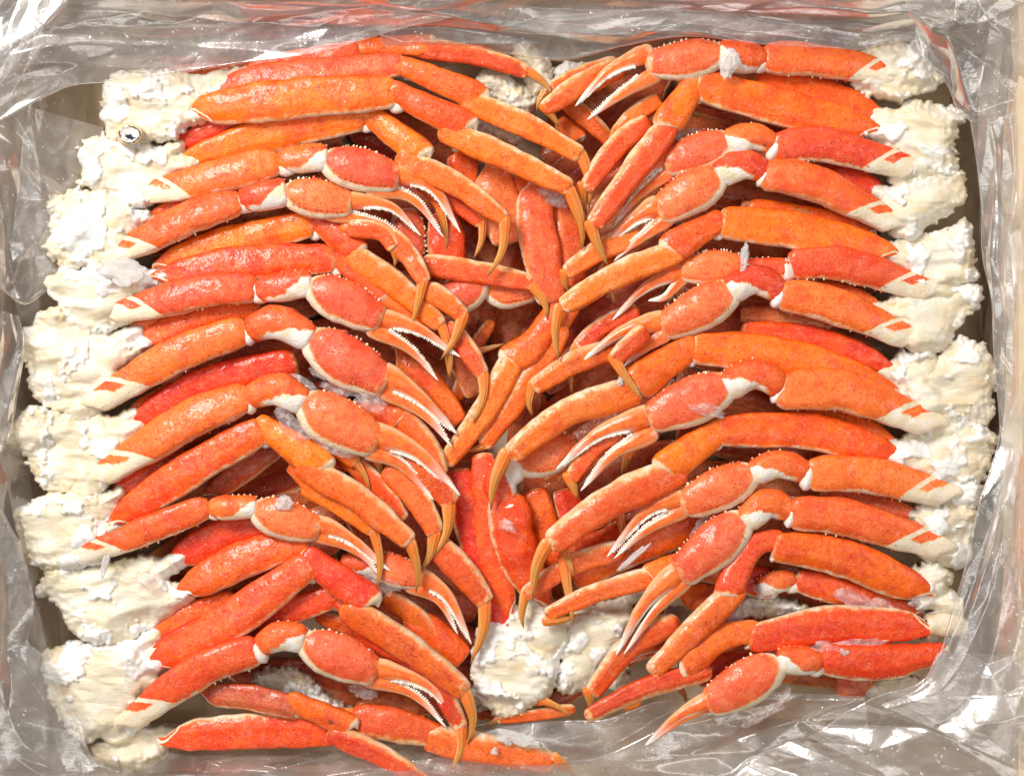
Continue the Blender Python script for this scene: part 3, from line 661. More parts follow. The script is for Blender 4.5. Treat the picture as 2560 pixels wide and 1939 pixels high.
def sheet(par, name, inner, outer, ku, kv, layers, bulge=0.0, hem=True, wav=0.0, mid=None):
    """plastic sheet between an inner (free) edge and an outer edge; points are x,y,z in layout units"""
    A, B = pline(inner, ku), pline(outer, ku); t = np.linspace(0, 1, kv)
    P = A[:, None]*(1-t)[None, :, None]+B[:, None]*t[None, :, None]
    if mid is not None:
        Mm = pline(mid, ku); k = (4*t*(1-t))[None, :, None]; P = P+k*(Mm[:, None]-(A+B)[:, None]*.5)
    P[..., 2] += bulge*np.sin(np.pi*t)[None]
    LU = np.linalg.norm(np.diff(A, axis=0), axis=1).sum(); LV = np.mean(np.linalg.norm(A-B, axis=1))
    du = np.gradient(P, axis=0); dv = np.gradient(P, axis=1); n = np.cross(du, dv); n /= np.linalg.norm(n, axis=-1, keepdims=True)+1e-9
    n *= np.sign(n[..., 2:3]+1e-9)
    H = np.zeros((ku, kv))
    for (cu, cv, amp, blur, ang) in layers: H += crumple(LU, LV, ku, kv, cu, cv, amp, blur, ang)
    P = P+n*H[..., None]
    if wav: P[..., :2] += fbm(P/70+31, 3)[..., None]*wav
    if hem:    # rolled, slightly thickened free edge
        P[:, 0, 2] -= 5; P[:, 1, 2] += 1
    X = W(P[..., 0], P[..., 1], P[..., 2]).reshape(-1, 3)
    i = np.arange(ku-1)[:, None]*kv+np.arange(kv-1)[None]
    f = np.stack([i, i+1, i+kv+1, i+kv], -1).reshape(-1, 4)
    mb = MB(); mb.add(X, f, np.stack(np.meshgrid(np.linspace(0, 1, ku), t, indexing='ij'), -1).reshape(-1, 2), 'plastic')
    return mb.build(name, par)
bag = root('plastic_bag', 'clear crinkled plastic bag lining the box and folded over the crab edges', 'plastic bag', tuple(P3(1280, 970, FLOOR)))
CR = [(240, 150, 26, 2, .6), (90, 60, 9, 1, -.5), (36, 26, 1.0, 1, .3)]
# lining of the four walls, rim to floor
sheet(bag, 'bag_wall', '210,120,-200 200,500,-200 130,900,-200 120,1300,-200 200,1860,-200', '-40,20,100 -30,500,105 -40,900,100 -30,1300,105 -40,1950,100', 220, 110, [(260, 200, 30, 2, .6), (120, 100, 9, 3, -.5), (40, 34, 1.2, 2, .3)], hem=False)
sheet(bag, 'bag_wall', '2370,120,-200 2420,500,-200 2430,900,-200 2420,1300,-200 2350,1860,-200', '2566,10,112 2563,500,114 2563,900,112 2566,1300,114 2566,1950,112', 220, 110, [(260, 200, 30, 2, .6), (120, 100, 9, 3, -.5), (40, 34, 1.2, 2, .3)], hem=False)
sheet(bag, 'bag_wall', '120,190,-200 700,190,-200 1300,180,-200 1900,190,-200 2440,190,-200', '-20,-8,112 700,-4,114 1300,-9,112 1900,-6,114 2580,-8,112', 240, 80, [(320, 90, 26, 2, .8), (110, 60, 8, 1, -.5)], hem=False)
sheet(bag, 'bag_wall', '120,1790,-200 700,1830,-200 1300,1820,-200 1900,1790,-200 2440,1790,-200', '-20,1985,100 700,1980,100 1300,1990,100 1900,1980,105 2580,1985,100', 240, 90, [(260, 120, 30, 2, .6), (130, 80, 10, 3, -.5), (40, 30, 1.2, 2, .3)], hem=False)
# folded over the top left
sheet(bag, 'folded_edge', '-40,330,60 60,270,60 150,225,52 195,212,46 270,205,40 420,186,40 600,160,42 800,130,44 1000,74,46 1200,28,52 1350,-25,60', '-60,10,130 60,-30,130 160,-40,130 260,-50,130 360,-55,130 480,-60,130 640,-60,130 840,-60,130 1030,-60,130 1220,-60,130 1380,-70,130', 300, 90,
      [(300, 120, 26, 2, 1.1), (170, 70, 11, 3, -.8), (50, 30, 1.4, 2, .4)], bulge=-18)
sheet(bag, 'folded_edge', '-60,300,90 20,250,96 70,170,100 120,90,110 170,10,118 190,-40,125', '-90,60,140 -70,20,140 -40,-10,140 0,-40,140 40,-60,140 90,-80,140', 120, 60, [(260, 40, 20, 1, .3), (80, 30, 7, 1, -.5)], bulge=10)
# folded over the top right
sheet(bag, 'folded_edge', '960,120,-20 1150,118,-10 1390,150,10 1560,115,40 1720,92,50 1900,112,52 2100,126,52 2148,128,54 2240,108,56 2310,112,60', '900,-60,120 1150,-60,120 1380,-70,120 1560,-60,125 1720,-60,125 1900,-60,130 2100,-60,130 2200,-60,130 2300,-60,130 2400,-60,130', 300, 90,
      [(420, 70, 24, 2, 1.3), (210, 60, 10, 3, -.9), (50, 30, 1.2, 2, .4)], bulge=-14)
sheet(bag, 'folded_edge', '2290,105,62 2320,165,58 2352,205,54 2378,260,48 2405,288,46 2440,305,46 2500,312,50 2620,300,60', '2250,-60,130 2330,-60,132 2410,-60,135 2480,-50,138 2560,-40,140 2640,20,140 2680,90,140 2700,180,130', 170, 110,
      [(170, 130, 24, 1, .6), (80, 50, 10, 1, -.6), (40, 30, 1.2, 2, .4)], bulge=8)
# over the right shoulders
sheet(bag, 'folded_edge', '2425,300,0 2448,470,10 2452,640,20 2478,760,20 2490,900,20 2497,1060,26 2475,1160,34 2445,1255,40 2415,1380,42 2375,1530,40 2342,1640,34 2295,1715,20 2200,1760,0', '2620,280,110 2640,480,110 2640,640,112 2640,760,115 2640,900,115 2640,1060,118 2640,1160,120 2640,1250,120 2640,1380,120 2640,1530,120 2640,1660,120 2640,1800,120 2640,1960,120', 320, 90,
      [(300, 60, 20, 1, 1.0), (150, 60, 9, 3, .8), (40, 30, 1.2, 2, -.4)], bulge=8)
# bottom right fan of pleats
sheet(bag, 'folded_edge', '2345,1630,40 2300,1705,24 2180,1745,-10 2080,1800,-30 1980,1850,-30 1880,1890,-30 1800,1960,-30', '2660,1640,120 2660,1760,120 2660,1880,120 2660,1980,120 2500,2030,110 2300,2040,110 2050,2050,110', 260, 100,
      [(110, 420, 22, 1, .0), (52, 300, 7, 2, .2), (40, 32, 1.2, 2, -.4)], bulge=10)
# bottom middle and left
sheet(bag, 'folded_edge', '520,1900,-80 640,1888,-82 900,1870,-84 1060,1845,-84 1220,1806,-84 1420,1798,-80 1520,1795,-76 1640,1752,-70 1760,1742,-74 1920,1725,-78 2160,1738,-70', '480,2010,-10 640,2010,-20 900,2010,-30 1060,2010,-30 1220,2010,-30 1420,2010,-20 1520,2010,-20 1640,2010,-20 1760,2010,-20 1920,2010,-10 2200,2010,0', 300, 90,
      [(200, 120, 24, 1, .7), (130, 80, 9, 3, -.8), (40, 30, 1.0, 2, .4)], bulge=-14)
sheet(bag, 'folded_edge', '-30,1200,70 20,1290,62 52,1370,56 76,1500,50 70,1600,46 108,1640,42 160,1740,40 205,1810,40 228,1890,40 300,1925,20 420,1945,0', '-70,1200,120 -70,1300,120 -70,1400,120 -70,1500,120 -70,1600,120 -70,1680,120 -70,1780,120 -70,1880,120 -60,1980,120 60,2010,110 300,2020,90', 220, 90,
      [(200, 60, 20, 1, .6), (140, 80, 10, 3, -.7), (40, 30, 1.0, 2, .4)], bulge=12)
sheet(bag, 'folded_edge', '-30,700,40 60,760,0 130,720,-60 200,640,-100 245,480,-120 262,320,-110', '-60,560,110 -60,500,110 -60,440,110 -50,380,110 -40,300,110 -30,240,110', 140, 80, [(180, 90, 20, 1, .6), (80, 60, 9, 1, -.5)], bulge=-20)
sheet(bag, 'folded_edge', '-30,1180,30 20,1090,10 50,960,0 62,860,0 40,790,10', '-70,1160,100 -70,1090,100 -70,960,100 -70,860,100 -70,760,100', 140, 70, [(160, 50, 14, 1, .6), (70, 40, 7, 1, -.5)], bulge=-6)
# ================================================================ LEFT COLUMN, top to bottom
ringed = crab('top left half crab with a black ringed stump on its white shoulder',
 legs=['z -55,-30,-25,-15,-20 | t 1 | M 600,190 740,160 905,128 w70 | C 905,118 1085,112 w58 | P 1050,122 1190,140 1325,182 w56 | D 1325,180 1358,205 1382,240 w25',
       'z -35,-8,2,8,-20 | t 3 | M 525,225 700,192 1015,162 w76 | C 1010,165 1212,250 w72 | P 1170,255 1310,312 1455,390 w64 | D 1452,385 1476,455 1472,524 w30',
       'z -18,14,18,22,-5 | M 478,285 700,250 995,232 w102 | C 985,230 1180,322 w80 | P 1115,332 1270,395 1430,474 w67 | D 1425,478 1453,560 1456,628 w32'],
 shoulder=[PL('272,200 250,253 268,275 258,300 262,330 290,358 330,366 370,362 385,345 430,345 462,320 480,290 500,262 516,236 485,200 464,182 400,172 300,182')], zs=-22,
 extra=[])
crab('half crab just below the black ringed stump, open pincers reaching right',
 legs=['z -70,-60 | t 1 | M 436,372 520,335 620,300 w60',
       'z -52,-30,-6,8,-8 | M 458,408 690,335 917,288 w92 | C 912,280 1065,392 w76 | P 1008,400 1140,462 1265,552 w64 | D 1262,550 1256,625 1217,694 w31',
       'z -70,-60,-50,-50,-50 | P 1060,470 1130,500 1205,560 w46 | D 1206,556 1204,600 1184,648 w24 | b 0',
       'z -75,-62,-60 | P 1040,455 1080,480 1105,525 w38 | D 1100,522 1112,570 1117,624 w24'],
 claws=['z -8,-2,6,2,-22 | M 418,468 560,438 702,402 w86 | C 690,402 825,392 w80 | H 805,402 1003,448 w124 | F 985,432 1082,470 1152,583 w44 | G 945,478 1030,497 1110,594 w38'],
 shoulder=[PL('205,352 252,338 318,358 418,372 455,398 462,422 425,455 385,505 350,520 318,523 275,480 222,468 195,455 212,438 205,395')], zs=-30)
crab('half crab third down on the left, small red palm and open white pincers',
 legs=['z -60,-50 | t 1 | M 372,556 460,515 560,470 w60'],
 claws=['z -8,-2,5,0,-22 | M 332,612 470,546 606,500 w84 | C 596,500 722,476 w80 | H 705,482 884,512 w112 | F 868,500 976,516 1053,590 w40 | G 838,538 955,560 1034,619 w36'],
 shoulder=[PL('125,497 222,472 285,489 360,527 378,556 343,593 297,652 167,668 160,655 111,632 113,605 142,585 130,576 138,543')], zs=-30)
crab('half crab at the left with a square white flake on top of its shoulder',
 legs=['z -52,-40,-30,-20,-30 | M 395,668 560,608 785,560 w84 | C 792,552 900,632 w72 | P 882,638 1000,720 1106,818 w68 | D 1104,814 1124,880 1126,946 w26 | b 0',
       'z -45,-20,0,10,-10 | C 850,565 930,580 w40 | P 890,572 950,580 986,622 w48 | D 980,612 988,640 986,670 w24',
       'z -60,-40,-10,12,0 | P 965,585 1020,635 1064,708 w58 | D 1058,700 1046,755 1028,818 w28',
       'z -38,-26,-36,-50,-50 | M 388,700 600,660 842,648 w92 | C 838,648 965,748 w58 | P 955,738 1070,830 w54'],
 claws=['z -6,0,8,4,-20 | M 338,768 500,730 648,720 w86 | C 635,728 785,706 w84 | H 768,712 960,802 w126 | F 942,790 1045,822 1152,893 w46 | G 945,832 1020,870 1096,951 w40'],
 shoulder=[PL('111,704 159,674 250,662 355,666 352,708 368,720 351,758 334,791 250,841 209,837 150,820 146,762 121,720')], zs=-30,
 extra=[(302,680,6,52,27,.1,'rime','rime_flake',.35),])
crab('half crab fifth down on the left with the largest pink palm',
 legs=['z -75,-66 | t 1 | M 325,836 400,800 480,775 w70',
       'z -58,-46 | t 1 | M 348,872 480,800 655,762 w84',
       'z -40,-30,-10,-2,-12 | P 1062,722 1108,748 1162,792 w58 | D 1158,788 1135,850 1101,900 w30',
       'z -50,-45,-40,-30,-20 | P 1110,812 1165,870 1208,938 w58 | D 1206,934 1208,990 1182,1060 w30'],
 claws=['z -4,4,12,8,-16 | M 285,975 440,888 622,822 w90 | C 610,832 690,806 785,852 w92 | H 765,846 972,964 w150 | F 955,930 1052,995 1143,1085 w60 | G 965,980 1062,1036 1131,1118 w44'],
 shoulder=[PL('52,846 92,804 100,779 150,766 209,837 292,829 317,858 343,892 292,946 313,996 234,1034 159,1038 88,1004 79,937 71,892')], zs=-30,
 extra=[(925,1005,10,38,17,.35),(850,975,8,42,11,.4),(790,930,14,22,8,.6)])
crab('half crab sixth down on the left, pink palm with ice along its arm',
 legs=['z -75,-65 | t 1 | M 325,1040 400,1000 480,960 w60',
       'z -55,-45 | t 1 | M 330,1072 520,962 745,905 w96',
       'z -60,-45,-32,-20,-20 | t 1 | C 900,1000 1010,1050 w80 | P 985,1030 1062,1110 1105,1190 w68 | D 1180,1040 1185,1045 w2',
       'z -50,-38,-26,-18,-18 | t 1 | C 975,1140 1040,1180 w70 | P 1000,1145 1085,1200 1132,1262 w80 | D 1122,1250 1120,1320 1086,1394 w36'],
 claws=['z -2,6,16,12,-12 | M 298,1158 450,1062 628,985 w96 | C 612,1000 690,972 768,1012 w92 | H 748,1004 950,1112 w146 | F 930,1082 1042,1130 1151,1239 w62 | G 938,1136 1002,1160 1085,1250 w44'],
 shoulder=[PL('15,1084 75,1013 125,1030 242,1034 326,1059 326,1105 309,1126 272,1197 200,1226 113,1222 84,1180 75,1142 25,1117')], zs=-28,
 extra=[(835,1118,22,48,16,.5),(742,1068,26,52,22,.7),(762,965,-6,46,14,.5)])
crab('half crab seventh down on the left, long orange leg bent at the knee',
 legs=['z -70,-60 | t 1 | M 288,1240 360,1195 470,1140 w64',
       'z -80,-70 | t 2 | M 520,1240 600,1180 700,1110 w66 | b 0',
       'z -40,0,14,20,-5 | M 282,1312 450,1190 664,1068 w94 | C 652,1062 818,1172 w88 | P 760,1168 900,1250 1028,1358 w74 | D 1024,1352 1043,1420 1040,1482 w30',
       'z -60,-40,-10,-4,-14 | C 725,1160 800,1235 w52 | P 775,1222 860,1268 938,1330 w54 | D 934,1325 950,1400 942,1480 w27',
       'z -50,-30,-20,-20,-20 | P 775,1108 840,1120 893,1158 w52 | D 886,1150 910,1185 926,1228 w25',
       'z -70,-60,-50,-50 | P 900,1120 930,1130 948,1160 w40 | D 942,1148 950,1180 952,1212 w25',
       'z -60,-50,-40,-36,-36 | P 882,1155 950,1220 1012,1300 w54 | C 840,1140 900,1170 w46',
       'z -50,-36,-26,-18,-22 | P 965,1165 1040,1240 1092,1335 w70 | D 1086,1332 1076,1385 1052,1428 w34'],
 shoulder=[PL('33,1280 113,1234 250,1234 288,1250 290,1300 255,1325 262,1390 185,1420 88,1415 58,1377 54,1335 40,1300')], zs=-32)
crab('small half crab low on the left, white ice dot on its narrow palm',
 claws=['z -4,4,10,4,-16 | M 250,1368 400,1312 528,1262 w72 | C 518,1270 648,1266 w72 | H 628,1272 805,1325 w112 | F 785,1308 860,1335 977,1428 w46 | G 795,1338 890,1377 955,1444 w38'],
 shoulder=[PL('150,1330 215,1300 262,1318 268,1370 245,1415 180,1410 150,1380')], zs=-30,
 extra=[(708,1256,44,19,16,0,'rime','ice_dot',.4),(262,1412,20,9,30,.2,'rime','rime_strand',.4)])
crab('half crab under the ice dotted claw, translucent disc on its broad white shoulder',
 legs=['z -62,-50 | t 1 | M 432,1408 540,1345 690,1300 w86',
       'z -38,-24 | t 1 | M 452,1488 580,1410 770,1345 w94',
       'z -60,-50,-40,-32,-30 | t 1 | P 1080,1355 1150,1420 1218,1508 w74 | D 1212,1502 1206,1580 1175,1660 w34'],
 claws=['z -60,-60,-48,-40,-38 | C 850,1400 960,1420 w60 | H 920,1405 1065,1450 w95 | F 1048,1437 1120,1492 1179,1610 w44 | G 1040,1472 1095,1500 1145,1585 w36'],
 shoulder=[PL('121,1415 250,1419 376,1385 401,1406 401,1448 451,1473 443,1523 347,1573 322,1611 234,1611 167,1565 171,1540 125,1481 85,1492 112,1450')], zs=-36,
 extra=[(357,1449,12,27,22,.2),(955,1460,-30,40,26,.4)])
crab('half crab at the lower left, wide white shoulder tucked under the plastic',
 legs=['z -72,-62 | t 1 | M 372,1598 470,1545 590,1495 w70',
       'z -50,-42 | t 1 | M 385,1632 500,1570 640,1500 w60',
       'z -30,4,14,16,-5 | t 1 | M 378,1668 560,1562 782,1404 w98 | C 768,1392 935,1510 w88 | P 872,1525 1020,1615 1168,1732 w76 | D 1162,1728 1182,1795 1170,1861 w32',
       'z -60,-30,-14,-8,-12 | t 1 | M 600,1595 720,1532 845,1486 w70 | C 842,1490 935,1598 w56 | P 912,1590 1060,1665 1158,1822 w62 | D 1152,1815 1152,1870 1127,1928 w30 | b 0',
       'z -80,-80,-70 | t 2 | P 910,1592 850,1560 790,1538 w50'],
 claws=['z -2,6,16,10,-6 | M 368,1768 490,1680 655,1618 w90 | C 642,1620 700,1588 768,1600 w84 | H 748,1602 948,1682 w130 | F 928,1665 1062,1708 1150,1801 w50 | G 935,1702 1032,1734 1116,1817 w40'],
 shoulder=[PL('105,1640 134,1623 209,1607 334,1611 355,1644 384,1682 405,1703 359,1757 347,1820 234,1841 180,1840 130,1750')], zs=-32,
 extra=[(905,1725,-20,36,16,.2)])
crab('half crab along the bottom edge, freckled red leg running right over the plastic',
 legs=['z -50,-40,-36,-30,-36 | t 1 | e 1 | M 408,1842 600,1828 862,1826 w90 | C 842,1790 925,1800 w62 | P 895,1800 990,1812 1120,1848 w88',
       'z -36,-34,-34,-30,-50 | t 1 | P 1055,1842 1220,1870 1390,1906 w80 | D 1385,1896 1418,1918 1440,1948 w36',
       'z -42,-10,-4,0 | t 2 | M 500,1735 620,1742 742,1768 w66 | C 730,1752 885,1818 w68 | P 838,1838 950,1885 1075,1960 w56 | b 0'],
 shoulder=[PL('226,1857 359,1841 414,1835 412,1885 380,1905 292,1925 235,1905')], zs=-62,
 extra=[(1300,1846,4,52,16,.25,'rime','rime_flake',.4),(1236,1877,10,9,10,0,'rime','ice_dot',.6),(1262,1850,6,22,9,.4,'rime','rime_flake',.4)])
make_stump(ringed, 324, 336, 22, 33, 27)
# ================================================================ RIGHT COLUMN, top to bottom
crab('topmost half crab on the right, big red claw gaping to the left',
 legs=['z -60,-50,-40,-26,-40 | P 1560,165 1450,215 1355,276 w62 | D 1362,268 1380,290 1398,318 w30',
       'z -70,-70,-60,-50,-50 | P 1548,160 1460,185 1375,222 w52 | D 1372,218 1352,245 1341,278 w24'],
 claws=['z -20,-8,8,6,-4 | M 2178,172 2050,152 1900,146 w84 | C 1920,150 1790,138 w92 | H 1815,138 1612,164 w112 | F 1625,130 1525,176 1438,266 w48 | G 1622,196 1555,234 1467,300 w42'],
 shoulder=[PL('2140,150 2186,121 2278,109 2303,117 2345,188 2332,226 2236,251 2173,242 2120,200')], zs=-32,
 extra=[(1822,165,46,22,38,.1,'rime','rime_flake',.4),])
crab('half crab directly under the gaping claw, orange leg folded to a point',
 legs=['z -66,-52 | t 1 | M 2208,296 2050,235 1880,205 w80',
       'z -34,0,18,30,10 | M 2190,332 1960,272 1735,208 w98 | C 1738,205 1662,322 w80 | P 1668,322 1575,440 1480,566 w68 | D 1476,560 1496,618 1520,664 w33',
       'z -60,-40,-20,0,-30 | P 1625,300 1540,370 1460,475 w62 | D 1455,465 1455,500 1468,540 w28',
       'z -60,-55,-45,-40,-55 | P 1652,248 1590,285 1540,330 w48 | D 1540,325 1530,345 1534,368 w22'],
 shoulder=[PL('2182,318 2228,272 2303,250 2412,288 2382,326 2378,364 2391,401 2387,430 2300,450 2240,430 2224,376 2190,345')], zs=-34)
crab('half crab with the second claw down on the right, pincers behind an orange shin',
 claws=['z -6,0,4,-4,-24 | M 2222,402 2060,362 1925,372 w88 | C 1945,366 1880,342 1810,362 w80 | H 1832,352 1655,412 w110 | F 1668,388 1600,440 1550,500 w44 | G 1672,432 1597,489 1530,573 w38'],
 shoulder=[PL('2225,395 2300,385 2370,410 2400,440 2330,470 2260,470 2220,440')], zs=-36,
 extra=[(1700,338,-30,60,18,-.2),])
crab('half crab with the third claw down on the right, pink beaded palm',
 legs=['z -66,-60 | t 1 | M 2205,482 2120,450 2030,435 w64', 'z -60,-60 | t 2 | M 2075,560 1960,535 1850,520 w50 | b 0'],
 claws=['z -4,2,8,2,-20 | M 2185,528 2040,458 1895,438 w90 | C 1920,438 1860,410 1785,442 w86 | H 1812,432 1640,534 w126 | F 1645,512 1580,550 1505,619 w52 | G 1655,555 1600,597 1534,653 w42'],
 shoulder=[PL('2215,470 2300,440 2385,428 2420,428 2399,455 2412,500 2370,535 2282,589 2228,573 2200,540')], zs=-32)
crab('half crab fourth down on the right, vivid orange leg folded left above a stubby pincer',
 legs=['z -66,-58 | t 1 | M 2180,585 2050,552 1870,520 w64 | b 0',
       'z -34,0,12,22,4 | M 2232,640 2000,580 1795,555 w98 | C 1795,552 1668,628 w82 | P 1690,630 1540,690 1402,768 w68 | D 1398,770 1388,830 1396,902 w29',
       'z -50,-40,-30,-16,-30 | P 1610,585 1510,620 1412,684 w60 | D 1412,684 1412,705 1422,730 w30',
       'z -60,-60,-50,-40,-50 | P 1560,640 1530,660 1500,690 w40 | D 1500,690 1525,730 1540,768 w24'],
 claws=['z -16,-12,-8,-8,-18 | n 1 | M 2268,706 2120,662 1965,660 w86 | C 1985,668 1860,675 w66 | H 1868,664 1695,676 w100 | F 1712,672 1618,716 1530,801 w44 | G 1698,700 1668,738 1620,752 w42'],
 shoulder=[PL('2211,605 2341,585 2428,556 2428,618 2437,669 2441,699 2403,716 2282,740 2278,690 2228,650')], zs=-34,
 extra=[(1863,642,30,11,36,.1,'rime','rime_spike',.5),])
crab('half crab at mid height on the right, very long pale curved pincer finger',
 legs=['z -66,-60 | t 2 | M 2090,815 1980,795 1850,785 w52 | b 0', 'z -66,-56 | t 1 | M 2200,775 2120,740 2040,720 w56'],
 claws=['z -2,4,10,6,-8 | n 1 | M 2225,820 2080,762 1940,735 w90 | C 1962,738 1890,700 1815,732 w88 | H 1842,728 1650,822 w126 | F 1660,800 1555,830 1451,905 w50 | G 1652,842 1610,872 1555,920 w40'],
 shoulder=[PL('2194,770 2236,741 2311,729 2441,704 2453,758 2403,791 2378,846 2341,887 2257,858 2260,821 2215,800')], zs=-30)
crab('half crab right of the centre, stacked orange legs, one reaching far left',
 legs=['z -62,-50 | M 2228,930 2050,858 1850,832 w80',
       'z -40,-4,12,24,0 | M 2232,985 1980,900 1722,866 w104 | C 1735,862 1572,970 w96 | P 1585,978 1420,1030 1272,1142 w80 | D 1266,1132 1236,1205 1227,1277 w36',
       'z -20,10,30,46,50 | P 1618,825 1575,860 1532,900 w54 | D 1533,893 1570,950 1610,1003 w30',
       'z -50,-40,-28,-18,-30 | t 1 | P 1545,872 1440,905 1330,970 w62 | D 1330,962 1322,1005 1333,1042 w27',
       'z -60,-54,-40,-34,-44 | t 1 | P 1598,775 1510,815 1440,868 w54 | D 1440,868 1426,910 1430,988 w26'],
 shoulder=[PL('2228,910 2278,875 2341,880 2360,920 2320,960 2290,990 2245,965')], zs=-40,
 extra=[(1552,950,34,11,18,.3,'rime','rime_spike',.5),])
crab('half crab on the right with a glazed ice patch on its large palm',
 claws=['z 0,8,16,10,-4 | M 2275,1038 2110,978 1935,980 w104 | C 1962,975 1890,935 1805,972 w92 | H 1836,958 1615,1052 w136 | F 1622,1036 1495,1084 1390,1173 w56 | G 1615,1092 1534,1136 1451,1227 w46'],
 shoulder=[PL('2258,960 2320,930 2382,854 2445,846 2487,913 2487,954 2470,1009 2487,1046 2403,1071 2311,1055 2278,1017')], zs=-30,
 extra=[(1772,1022,46,40,16,.2),])
crab('half crab two thirds down on the right, smooth orange leg without a claw',
 legs=['z -62,-52 | t 1 | M 2242,1118 2120,1062 1960,1045 w66',
       'z -36,-2,12,26,4 | M 2252,1148 2030,1080 1785,1078 w94 | C 1795,1075 1655,1178 w90 | P 1695,1178 1520,1258 1372,1365 w88 | D 1368,1358 1340,1420 1331,1502 w36',
       'z -50,-40,-24,-14,-22 | P 1570,1060 1480,1120 1425,1200 w62 | D 1422,1190 1436,1225 1445,1250 w32',
       'z -70,-60,-50,-45,-60 | P 1600,1100 1580,1120 1568,1145 w30 | D 1568,1130 1562,1160 1552,1190 w24',
       'z -60,-50,-40,-36,-20 | P 1540,1240 1550,1285 w30 | D 1548,1278 1560,1340 1581,1394 w26'],
 shoulder=[PL('2236,1110 2303,1063 2495,1063 2478,1163 2462,1201 2380,1210 2311,1205 2240,1165')], zs=-34)
crab('half crab on the right, serrated palm crest just above the down pointing claw',
 legs=['z -60,-56 | t 3 | M 2295,1290 2180,1258 2050,1235 w56'],
 claws=['z 0,6,12,8,-6 | M 2312,1222 2160,1186 2010,1188 w94 | C 2030,1188 1950,1160 1870,1188 w84 | H 1892,1178 1700,1268 w122 | F 1710,1242 1618,1276 1517,1392 w46 | G 1702,1280 1618,1324 1534,1396 w40'],
 shoulder=[PL('2290,1190 2360,1180 2460,1201 2445,1259 2332,1242 2300,1225')], zs=-32)
crab('half crab with a frosty pink claw pointing down left, slim bare white pincer tips',
 claws=['z 0,6,14,14,6 | n 1 | M 2300,1352 2140,1298 1965,1280 w94 | C 1985,1285 1920,1258 1852,1310 w84 | H 1872,1292 1690,1440 w132 | F 1702,1422 1612,1508 1540,1637 w56 | G 1702,1462 1640,1525 1559,1635 w40'],
 shoulder=[PL('2278,1285 2332,1251 2445,1262 2424,1343 2399,1419 2353,1394 2303,1394 2315,1352')], zs=-32,
 extra=[(1985,1262,-20,50,18,.1),(1770,1300,-6,60,14,-.7),(2190,1292,-20,60,11,.3)])
crab('half crab low on the right, red leg folded sharply down left',
 legs=['z -30,4,16,14 | t 1 | M 2322,1490 2130,1402 1930,1362 w100 | C 1945,1352 1880,1370 1812,1492 w72 | P 1838,1476 1740,1570 1625,1684 w70'],
 claws=['z -60,-50,-44,-50,-60 | t 1 | M 2222,1512 2110,1480 1985,1445 w70 | C 1990,1440 1895,1470 w66 | b 0',],
 shoulder=[PL('2278,1430 2332,1406 2382,1435 2361,1506 2299,1525 2310,1490')], zs=-40,
 extra=[(2140,1500,-14,50,20,.4),(2200,1515,-20,30,16,.2),(2306,1500,10,30,13,-.2),(1915,1480,-30,26,20,0)])
crab('half crab near the bottom right, freckled red leg stretched left to a brown shin',
 legs=['z -30,-8,8,16 | t 1 | e 1 | M 2330,1562 2080,1560 1865,1598 w92 | C 1888,1580 1800,1595 1695,1675 w82 | P 1760,1680 1610,1720 1462,1792 w56'],
 claws=['z -70,-60,-50,-50,-40 | n 1 | F 1680,1610 1600,1630 1543,1667 w30 | G 1680,1622 1610,1640 1548,1668 w24'],
 shoulder=[PL('2307,1540 2366,1519 2353,1598 2310,1602 2315,1573')], zs=-44,
 extra=[(1800,1560,-20,70,22,-.5),(1760,1590,-26,40,18,-.4)])
crab('lowest right half crab, frosted red claw with closed pincer on the plastic',
 legs=['z -70,-80 | t 2 | M 2175,1720 2130,1718 2090,1712 w60'],
 claws=['z -10,0,14,10,-4 | t 1 | x 1 | n 1 | M 2352,1632 2200,1655 2045,1645 w92 | C 2060,1650 1940,1650 w82 | H 1955,1655 1762,1764 w130 | F 1780,1748 1700,1786 1612,1862 w46 | G 1772,1764 1700,1800 1614,1863 w34 | b 0'],
 shoulder=[PL('2180,1700 2280,1690 2300,1712 2240,1735 2170,1740')], zs=-70,
 extra=[(2078,1625,18,44,19,.1),(2140,1612,12,60,12,-.1),(1900,1785,0,60,16,-.5),(1960,1740,0,30,10,-1.0),(2055,1668,16,26,10,.1),(2112,1632,30,12,9,.2,'rime','rime_flake',.5)])
# ================================================================ MIDDLE
crab('half crab lying upright at the bottom centre, white shoulder below and red legs running up',
 legs=['z -85,-85 | t 1 | M 1262,1600 1200,1400 1140,1170 w88',
       'z -72,-70 | t 1 | e 1 | M 1282,1545 1232,1380 1205,1130 w76',
       'z -100,-96 | t 1 | M 1400,1430 1360,1330 1330,1220 w90 | b 0',
       'z -110,-106 | t 1 | M 1470,1400 1440,1330 1410,1220 w80 | b 0'],
 claws=['z -60,-50,-46,-46,-50 | t 1 | x 1 | M 1345,1500 1290,1370 1262,1235 w110 | C 1266,1270 1250,1200 1300,1150 w96 | H 1290,1168 1450,1108 w112'],
 shoulder=[PL('1180,1620 1190,1720 1220,1775 1255,1795 1290,1780 1345,1760 1385,1720 1405,1660 1402,1570 1330,1540 1270,1530 1215,1555')], zs=-62, flute=1.4,
 extra=[(1270,1315,10,20,14,.3)])
